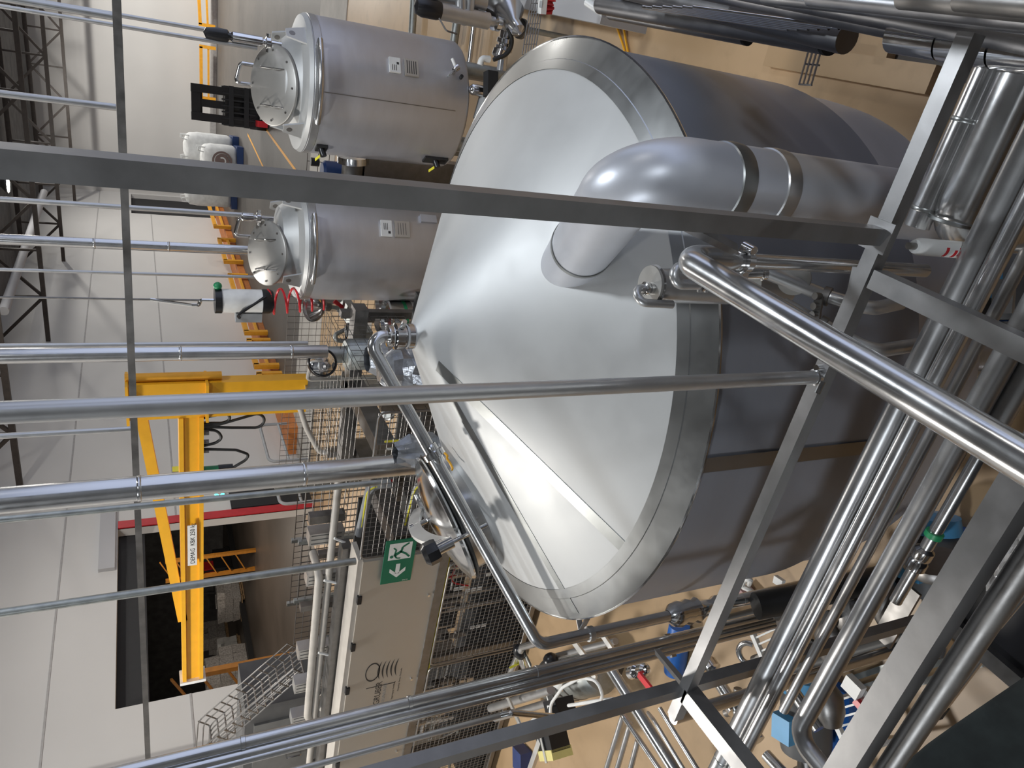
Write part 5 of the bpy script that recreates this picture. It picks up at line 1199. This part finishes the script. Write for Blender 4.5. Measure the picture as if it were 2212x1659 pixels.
for k, (p0, p1, lab) in enumerate((((1345, 1548), (1298, 1700), 'first of three slanting floor pipes, farthest left'), ((1362, 1562), (1322, 1700), 'second of three slanting floor pipes'), ((1378, 1600), (1352, 1700), 'third of three slanting floor pipes'))):
    ptube([P(p0[0], p0[1], .9), P(p1[0], p1[1], .9)], .022, lab)
# pale square brackets
for k, (a, c, w, lab) in enumerate((((1238, 1384), (1268, 1424), .06, 'pale flat bracket next to the black ball cap'), ((1302, 1372), (1326, 1408), .05, 'pale flat bracket under the cleaning pipe'), ((1092, 1495), (1125, 1570), .05, 'pale slanting bracket under the triple standpipe'), ((1274, 1448), (1288, 1466), .05, 'short pale bracket behind the white cable'))):
    b = MB(); b.bar(P(a[0], a[1], .95), P(c[0], c[1], .95), w, .02); one('flat_bracket', b, M['alu'], lab, 'bracket', 'pale flat brackets', smooth=0)
# valves
def valve(q, ax, L, r, label, capm='black', tagc=True, body='chrome'):
    ax = V(ax).normalized(); t = thing('pneumatic_valve', q, label, 'valve', 'pneumatic valves')
    part('actuator', MB().lathe([(0, 0), (r, 0), (r*1.03, .02), (r*1.03, L-.02), (r, L), (0, L)], q, ax, 22), M[body], t)
    part('cap', MB().lathe([(0, L), (r*.95, L), (r*1.1, L+.03), (r*1.05, L+.10), (r*.5, L+.14), (0, L+.145)], q, ax, 22), M[capm], t)
    part('stem', MB().lathe([(.02, -.14), (.02, 0)], q, ax, 12), M['pipe'], t); part('valve_body', MB().ball(q-ax*.17, .06), M['chrome'], t)
    if tagc: s = ax.cross(V((.3, .5, .2))).normalized(); part('tag', MB().bar(q+ax*(L*.5)+s*r, q+ax*(L*.5)+s*(r+.1)+ax*.02, .03, .004), M['tagy'], t, 'yellow tag')
    return t
valve(P(1136, 1438, .8), P(1120, 1402, .95)-P(1136, 1438, .8), .22, .06, 'shiny valve with a black cap beside the cage mesh')
t = thing('capped_sensor', P(1180, 1432, .8), 'round black ball cap on a low pipe', 'sensor'); q = P(1190, 1427, .85)
part('cap', MB().ball(q, .075), M['black'], t); part('socket', MB().lathe([(0, -.12), (.045, -.12), (.045, 0), (0, 0)], q+V((-.03, .02, -.03)), (.5, -.4, .6), 16), M['chrome'], t)
valve(P(1180, 1480, .7), (.1, .2, 1), .16, .045, 'small steel valve with a yellow tag under the triple standpipe', 'grey')
t = thing('white_tag_plate', P(1202, 1474, .95), 'small pale plate beside the yellow tag', 'plate'); part('plate', MB().obox(P(1202, 1474, .95), (.06, 0, 0), (0, .05, .03), (0, .003, -.006)), M['paper'], t)
# big grey pump motor lying beside the pipes
a, c = P(1195, 1470, .33), P(1345, 1432, .33)
t = thing('large_motor', V((a.x, a.y, 0)), 'large dull grey drum motor lying between the vessel and the left post', 'motor'); d = (c-a).normalized()
part('motor_body', MB().lathe([(0, 0), (.22, 0), (.24, .05), (.24, 1.0), (.20, 1.06), (0, 1.1)], a, d, 32), M['galv'], t)
for s in (.15, .3, .45, .6): part('motor_band', MB().lathe([(.24, -.012), (.247, -.01), (.247, .01), (.24, .012)], a+d*s, d, 32), M['dsteel'], t)
for s in (.2, .85):
    e = a+d*s; part('foot', MB().box((e.x-.1, e.y-.1, 0), (e.x+.1, e.y+.1, .16)), M['dsteel'], t, smooth=0)
b = MB(); b.tube(fillet([P(1188, 1550, .95), P(1190, 1520, 1.0), P(1215, 1485, 1.05), P(1255, 1463, 1.05), P(1290, 1470, 1.05), P(1302, 1500, 1.0), P(1297, 1517, .9)], .5, 5), .014, 8); one('white_cable', b, M['white'], 'white cable arching over the black valve block', 'cable')
b = MB(); b.tube(fillet([P(1228, 1524, .85), P(1290, 1514, .85), P(1325, 1510, .85)], .1), .016, 8); one('white_cable', b, M['white'], 'straight white cable behind the left post', 'cable', 'white cables')
b = MB(); b.tube(fillet([P(1126, 1580, .8), P(1150, 1555, .9), P(1168, 1545, .9)], .2), .011, 8); one('white_cable', b, M['white'], 'short curved white cable on the tan floor left of the black valve block', 'cable', 'white cables')
# black valve block with the yellow housing
q = P(1210, 1532, .75); t = thing('valve_block', q-V((0, 0, .2)), 'black valve block with pale clips under the left post', 'valve block')
part('block', MB().obox(q, d*.13, V((-d.y, d.x, 0))*.1, (0, 0, .1)), M['black'], t, smooth=0)
part('clip', MB().obox(q+d*.02+V((0, 0, .12)), d*.02, V((-d.y, d.x, 0))*.06, (0, 0, .01)), M['white'], t, smooth=0); part('side_plate', MB().obox(q-d*.16, d*.012, V((-d.y, d.x, 0))*.15, (0, 0, .03)), M['paper'], t, smooth=0)
part('connector', MB().cyl(q+d*.1+V((0, 0, .1)), q+d*.1+V((0, 0, .16)), .05), M['blackm'], t)
q = P(1196, 1612, .8); t = thing('limit_switch_box', q-V((0, 0, .15)), 'black box with a pale yellow face in the lower left corner', 'switch box')
sd_ = V((-d.y, d.x, 0))
part('box', MB().obox(q+sd_*-.06 if sd_.y < 0 else q+sd_*.06, d*.15, sd_*.1, (0, 0, .1)), M['black'], t, smooth=0)
part('yellow_face', MB().obox(q-sd_*(.06 if sd_.y > 0 else -.06), d*.15, sd_*.045, (0, 0, .11)), M['olive'], t, smooth=0)
for s in (-.06, .08): part('window', MB().obox(q-sd_*(.108 if sd_.y > 0 else -.108), d*.045, sd_*.004, (0, 0, .055)), M['blackm'], t, smooth=0)
part('strap', MB().obox(q+V((0, 0, .115)), d*.02, sd_*.12, (0, 0, .004)), M['alu'], t, smooth=0)
b = MB(); q = P(1128, 1640, .09); b.obox(q, (.12, .06, 0), (-.05, .1, 0), (0, 0, .08)); one('blue_box', b, plain('navy_box', (.03, .05, .16), .5), 'small navy box at the lower left edge', 'box', smooth=0)
b = MB(); b.bar(P(1168, 1600, .9), P(1140, 1680, .9), .06, .04); one('flat_bracket', b, M['alu'], 'pale upright bar left of the yellow faced box', 'bracket', 'pale flat brackets', smooth=0)
# red handled valve and fittings behind the left post
q = P(1378, 1450, .9); t = thing('lever_valve', q, 'ball valve with a red lever beside the left post', 'valve')
part('valve_body', MB().lathe([(.03, -.12), (.05, -.1), (.05, -.04), (.035, -.03), (.06, 0), (.035, .03), (.05, .04), (.05, .1), (.03, .12)], q, d, 20), M['chrome'], t)
part('lever', MB().bar(P(1380, 1456, .98), P(1407, 1490, .98), .05, .02), M['redp'], t, 'red lever'); part('lever_stem', MB().bar(q+V((0, 0, .03)), P(1382, 1460, .98), .03, .015), M['chrome'], t)
ptube([P(1330, 1425, .85), P(1440, 1395, .85)], .04, 'low pipe through the lever valve', 'pipe2')
b = MB(); q = P(1462, 1402, .11); b.lathe([(0, -.25), (.09, -.25), (.1, -.1), (.1, .1), (.09, .25), (0, .25)], q, (1, .2, .1), 20); one('blue_motor', b, M['blue'], 'dark blue motor half hidden by the triple standpipe', 'motor')
# jointed pipe going under the rack
pp = [P(1530, 1438, .5), P(1570, 1500, .5), P(1640, 1600, .5)]; dd = (pp[2]-pp[0]).normalized()
t = thing('jointed_pipe', pp[0], 'shiny jointed pipe on the floor below the left post', 'pipe'); part('tube', MB().tube(pp, .045, 16), M['pipe'], t)
for s in (.02, .5, .55): part('joint', MB().lathe([(.045, -.04), (.08, -.03), (.08, .03), (.045, .04)], pp[0].lerp(pp[2], s), dd, 20), M['chrome'], t)
part('end_bend', MB().ball(pp[0], .075), M['pipe'], t)
for s in (-1, 1): part('clamp_nut', MB().cyl(pp[0].lerp(pp[2], .52)+V((.09*s, 0, 0)), pp[0].lerp(pp[2], .52)+V((.13*s, .02, 0)), .03), M['dsteel'], t)
ptube([P(1705, 1480, .6), P(1770, 1575, .6)], .04, 'pale pipe on the floor between two rack pipes', 'pipe')
ptube([P(1655, 1630, .45), P(1720, 1700, .45)], .04, 'pale pipe at the lower edge below the bent rack pipe', 'pipe')
# floor pumps
def pump(q, label, s=1.0):
    t = thing('floor_pump', V((q.x, q.y, 0)), label, 'pump', 'blue floor pumps')
    u = V((.9, .43, 0)); v = V((-.43, .9, 0)); o = V((q.x, q.y, 0))
    part('base_frame', MB().obox(o+V((0, 0, .05)), u*.34*s, v*.17*s, (0, 0, .05)), M['blue'], t, smooth=0)
    part('motor', MB().lathe([(0, -.2*s), (.15*s, -.2*s), (.16*s, -.15*s), (.16*s, .15*s), (.12*s, .2*s), (0, .2*s)], o+V((0, 0, .28*s))+u*.14*s, u, 28), M['dgrey'], t)
    part('motor_cover', MB().lathe([(0, 0), (.165*s, 0), (.15*s, .1*s), (0, .12*s)], o+V((0, 0, .28*s))+u*.34*s, u, 28), M['lblue'], t)
    part('coupling', MB().lathe([(.05*s, -.2*s), (.09*s, -.18*s), (.09*s, -.1*s), (.06*s, -.08*s), (.06*s, .05*s)], o+V((0, 0, .26*s))-u*.12*s, u, 22), M['dsteel'], t)
    part('pump_head', MB().lathe([(0, -.06*s), (.15*s, -.06*s), (.16*s, 0), (.12*s, .07*s), (0, .07*s)], o+V((0, 0, .26*s))-u*.36*s, u, 28), M['chrome'], t)
    part('terminal_box', MB().obox(o+V((0, 0, .46*s))+u*.14*s, u*.08*s, v*.07*s, (0, 0, .05*s)), M['lblue'], t, smooth=0)
    part('outlet', MB().tube([o+V((0, 0, .3*s))-u*.36*s, o+V((0, 0, 2.1))-u*.36*s], .035*s, 14), M['pipe'], t)
pump(P(1750, 1598, .25), 'blue and dark grey pump on the floor left of the broad beam', 1.05)
pump(P(2012, 1262, .25), 'blue pump with ribbed end beside the broad beam, under the rack', .9)
pump(P(2168, 668, .25), 'blue pump in the dark right behind the pale beam', .9)
t = thing('ribbed_strainer', P(2012, 1218, .6), 'dark ribbed round strainer above the blue pump', 'strainer')
for k in range(3): part('rib', MB().lathe([(0, -.03), (.13-.015*k, -.03), (.14-.015*k, 0), (.13-.015*k, .03), (0, .03)], P(2025-12*k, 1222, .6), (.8, .3, .3), 28), M['dsteel'], t)
# white grated stands
def grate(px, py, ang, label):
    q = P(px, py, .35); t = thing('grated_stand', V((q.x, q.y, 0)), label, 'stand', 'white grated stands'); u = V((math.cos(ang), math.sin(ang), 0)); v = V((-u.y, u.x, 0))
    for s in (-1, 1): part('side_bar', MB().bar(q+v*.13*s-u*.16, q+v*.13*s+u*.16, .035, .035), M['white'], t, smooth=0)
    for k in range(7): part('cross_bar', MB().bar(q+u*(-.14+.047*k)-v*.13, q+u*(-.14+.047*k)+v*.13, .012, .012), M['white'], t, smooth=0)
    for s in (-1, 1):
        for e in (-1, 1): part('leg', MB().bar(V((q.x, q.y, 0))+u*.15*s+v*.13*e, q+u*.15*s+v*.13*e, .02, .02), M['white'], t, smooth=0)
grate(1655, 1368, math.radians(62), 'white grated stand on the tan floor right of the left post')
grate(1842, 1562, math.radians(62), 'white grated stand beside the broad beam and the floor pump')
# white hooked tube by the vessel
b = MB(); b.tube(fillet([P(1618, 1262, .7), P(1622, 1250, .75), P(1608, 1252, .75), P(1602, 1268, .7), P(1616, 1272, .7), P(1632, 1284, .65), P(1636, 1294, .6)], .04), .018, 8); one('white_hose', b, M['white'], 'short white hose end curled beside the vessel foot', 'hose')
b = MB(); b.bar(P(1674, 1250, .6), P(1692, 1262, .6), .05, .03); one('white_grip', b, M['white'], 'white handle on the low pipe behind the first rack pipes', 'handle', smooth=0)
b = MB(); b.box(tuple(P(1610, 1285, .07)-V((.05, .05, .06))), tuple(P(1610, 1285, .07)+V((.05, .05, .06)))); one('pink_label_box', b, plain('dusty_pink', (.45, .28, .28), .6), 'small dusty pink box under the curled white hose', 'box', smooth=0)
t = thing('low_ring', P(1610, 1415, .3), 'shiny ring shaped pipe end on the tan floor', 'pipe'); q = P(1618, 1412, .35)
part('ring', MB().tube([q+V((.09*math.cos(2*PI*k/20), .07*math.sin(2*PI*k/20), .03*math.sin(2*PI*k/20))) for k in range(15)], .022, 10), M['pipe'], t); part('stub', MB().tube([P(1628, 1425, .3), P(1660, 1412, .3)], .03, 12), M['dsteel'], t)
# dark low insulated pipes
ptube([P(1540, 1530, .9), P(1640, 1478, .9), P(1660, 1470, .9)], .05, 'dark insulated pipe right of the left post', 'rubber') if False else None
ptube([P(1760, 1300, .55), P(1560, 1350, .55)], .06, 'black insulated pipe running under the rack towards the vessel foot', 'rubber')
ptube([P(1700, 1450, .5), P(2000, 1365, .5)], .05, 'black insulated pipe between the rack pipes, lower left', 'rubber')
ptube([P(1720, 1300, .3), P(1920, 1250, .3)], .035, 'dark thin pipe above the tan floor between rack pipes', 'dsteel')
b = MB(); b.bar(P(1828, 1468, .6), P(1860, 1500, .6), .09, .05); one('label_block', b, M['white'], 'white block beside the broad beam', 'block', smooth=0)
b = MB(); b.bar(P(1848, 1512, .6), P(1868, 1535, .6), .04, .03); one('red_strip', b, M['redp'], 'short red lever beside the broad beam', 'lever', smooth=0)
b = MB(); b.bar(P(1862, 1496, .55), P(1885, 1520, .55), .1, .04); one('pale_plate', b, M['alu'], 'pale metal plate below the white block', 'plate', smooth=0)
# dark valve group between the rack pipes
for k, (px_, py_, lab) in enumerate(((1836, 1325, 'dark valve group below the bent rack pipe, upper one'), (1795, 1385, 'dark valve group below the bent rack pipe, lower one'), (1915, 1300, 'dark valve under the rack beside the pale steel plate'), (1790, 1520, 'dark pump head with pale lever next to the grated stand'))):
    q = P(px_, py_, .55); t = thing('dark_valve', q, lab, 'valve', 'dark valves on the floor')
    part('valve_body', MB().lathe([(0, -.14), (.06, -.13), (.09, -.05), (.09, .05), (.05, .12), (0, .14)], q, (.8, .5, .1), 20), M['dsteel'], t)
    part('hand_knob', MB().lathe([(.012, 0), (.012, .1), (.05, .11), (.05, .14), (0, .145)], q+V((0, 0, .07)), (.1, -.1, 1), 16), M['blackm'], t); part('bolt', MB().cyl(q+V((.1, .03, .03)), q+V((.16, .06, .04)), .03), M['chrome'], t)
b = MB(); b.bar(P(1970, 1270, .7), P(1905, 1385, .7), .11, .02); one('steel_plate', b, M['dsteel'], 'narrow steel plate standing beside the broad beam', 'plate', smooth=0)
# floor drain channel with slots
a, c = P(1850, 1478, .012), P(2110, 1392, .012); dv = (c-a).normalized(); sv = V((-dv.y, dv.x, 0))
t = thing('drain_channel', a, 'slotted drain channel in the tan floor beside the broad beam', 'drain')
for k in range(4): part('slot_bar', MB().bar(a+sv*(.07*k-.1), c+sv*(.07*k-.1), .035, .02), M['galv'], t, smooth=0)
# black glossy hood under the broad beam, with a pale sheet added for its glints, and two shiny tubes
poly = [P(2040, 1330, 1.9), P(2215, 1478, 1.9), P(2400, 1240, 1.9), P(2180, 1030, 1.9)]
t = thing('black_hood', V((poly[1].x, poly[1].y, 1.2)), 'black glossy hood at the right edge below the broad beam', 'hood')
part('hood_body', MB().prism(poly, (0, 0, -.5)), M['black'], t, smooth=0)
ce = (poly[0]+poly[1])*.5; part('rim', MB().bar(poly[0]+V((0, 0, .01)), poly[1]+V((0, 0, .01)), .05, .04), M['dsteel'], t, smooth=0)
b = MB(); rnd = random.Random(2); a0, a1, a2 = P(2168, 1130, 1.92), P(2212, 1110, 1.92), P(2128, 1290, 1.92); vs = []; fs = []; n = 12
for i in range(n+1):
    for j in range(n+1): vs.append(a0+(a1-a0)*(i/n*1.6)+(a2-a0)*(j/n)+V((0, 0, rnd.uniform(0, .02))))
for i in range(n):
    for j in range(n): fs.append((i*(n+1)+j, (i+1)*(n+1)+j, (i+1)*(n+1)+j+1, i*(n+1)+j+1))
b.add(vs, fs); part('glint_sheet', b, M['wrap'], t, 'crinkled pale sheet standing for glints', smooth=15)
ptube([P(2235, 1245, 2.05), P(2152, 1346, 2.05)], .02, 'shiny tube end lying over the black hood', 'pipe', name='hood_tube', group='shiny tubes by the black hood')
ptube([P(2108, 1370, 1.2), P(2066, 1440, 1.2)], .022, 'short shiny tube sticking out below the black hood', 'pipe', name='hood_tube', group='shiny tubes by the black hood')
ptube([P(2135, 1392, 1.2), P(2045, 1512, 1.2), P(2015, 1545, 1.2)], .024, 'longer shiny tube sticking out below the black hood', 'pipe', name='hood_tube', group='shiny tubes by the black hood')
b = MB(); b.bar(P(2012, 1542, 1.2), P(2028, 1520, 1.2), .07, .06); one('dark_tip', b, M['blackm'], 'dark sleeve at the end of the longer shiny tube', 'sleeve', smooth=0)
b = MB(); b.bar(P(2135, 1400, .9), P(2190, 1455, .9), .08, .02); one('pale_strip', b, M['alu'], 'pale strip below the rim of the black hood', 'strip', smooth=0)
for k, (x, y, lab) in enumerate(((2064, 1348, 'white clamp by the black hood, upper one'), (2090, 1366, 'white clamp by the black hood, lower one'))):
    b = MB(); b.ball(P(x, y, 1.3), .035, 12); one('white_clamp', b, M['white'], lab, 'clamp', 'white clamps')
b = MB(); b.obox(P(2168, 640, .8), (.07, .03, 0), (-.02, .04, 0), (0, 0, .01)); one('pale_lug', b, M['lid'], 'pale drilled lug in the dark behind the beam', 'lug', smooth=0)
# ------------------------------------------------------------------ camera, daylight-white hall lamps and fill, world
cd_ = bpy.data.cameras.new('photo_camera'); cam = bpy.data.objects.new('photo_camera', cd_); COL.objects.link(cam)
cd_.sensor_fit = 'HORIZONTAL'; cd_.sensor_width = 36.0; cd_.lens = 36.0*FPX/2212.0; cd_.clip_start = .05; cd_.clip_end = 200
rgt = cam2w(V((0, -1, 0))); upv = cam2w(V((1, 0, 0))); fwd = cam2w(V((0, 0, 1)))
m = Matrix((rgt, upv, -fwd)).transposed().to_4x4(); m.translation = CAM; cam.matrix_world = m
scene.camera = cam
def area(name, loc, size, power, col=(1, .96, .88), tgt=None, shape='DISK'):
    l = bpy.data.lights.new(name, 'AREA'); l.shape = shape; l.size = size; l.energy = power; l.color = col
    o = bpy.data.objects.new(name, l); COL.objects.link(o); o.location = loc
    if tgt is not None: o.rotation_euler = (V(tgt)-V(loc)).to_track_quat('-Z', 'Y').to_euler()
    return o
COOL, WARM = (.88, .94, 1), (1, .965, .91)
for x, y, pw in ((-9, 4.8, 310), (.9, 5.6, 135), (10, 5, 70), (-6, -4, 200), (5, -4, 150), (-7.5, 13.5, 230), (-8.5, 23, 50), (.8, 23, 30),
                 (-8.5, 32, 80), (.8, 32, 260), (-8, 41, 230), (1, 41, 800), (10, 23, 30), (10, 38, 650)):
    area('hall_or_fill_lamp', (x, y, 8.8), .9, pw, COOL if y < 0 or (0 < x < 2 and y < 6) else WARM)  # the two behind the camera are unseen fill, added to light front faces
for y in (6, 14, 24): area('dark_hall_fill', (-21, y, 6.8), 1.2, 260, (1, .88, .75))  # unseen lamps added to brighten the hall behind the roller door
area('dark_hall_fill', (-36, 16, 6.8), 1.5, 300, (1, .88, .75))
w = bpy.data.worlds.new('hall_air'); scene.world = w; w.use_nodes = True
w.node_tree.nodes['Background'].inputs[0].default_value = (.66, .75, 1.0, 1); w.node_tree.nodes['Background'].inputs[1].default_value = .6
vs_ = scene.view_settings; scene.display_settings.display_device = 'sRGB'; vs_.view_transform = 'Standard'; vs_.look = 'None'; vs_.exposure = 1.0; vs_.gamma = 1.0; vs_.use_curve_mapping = False
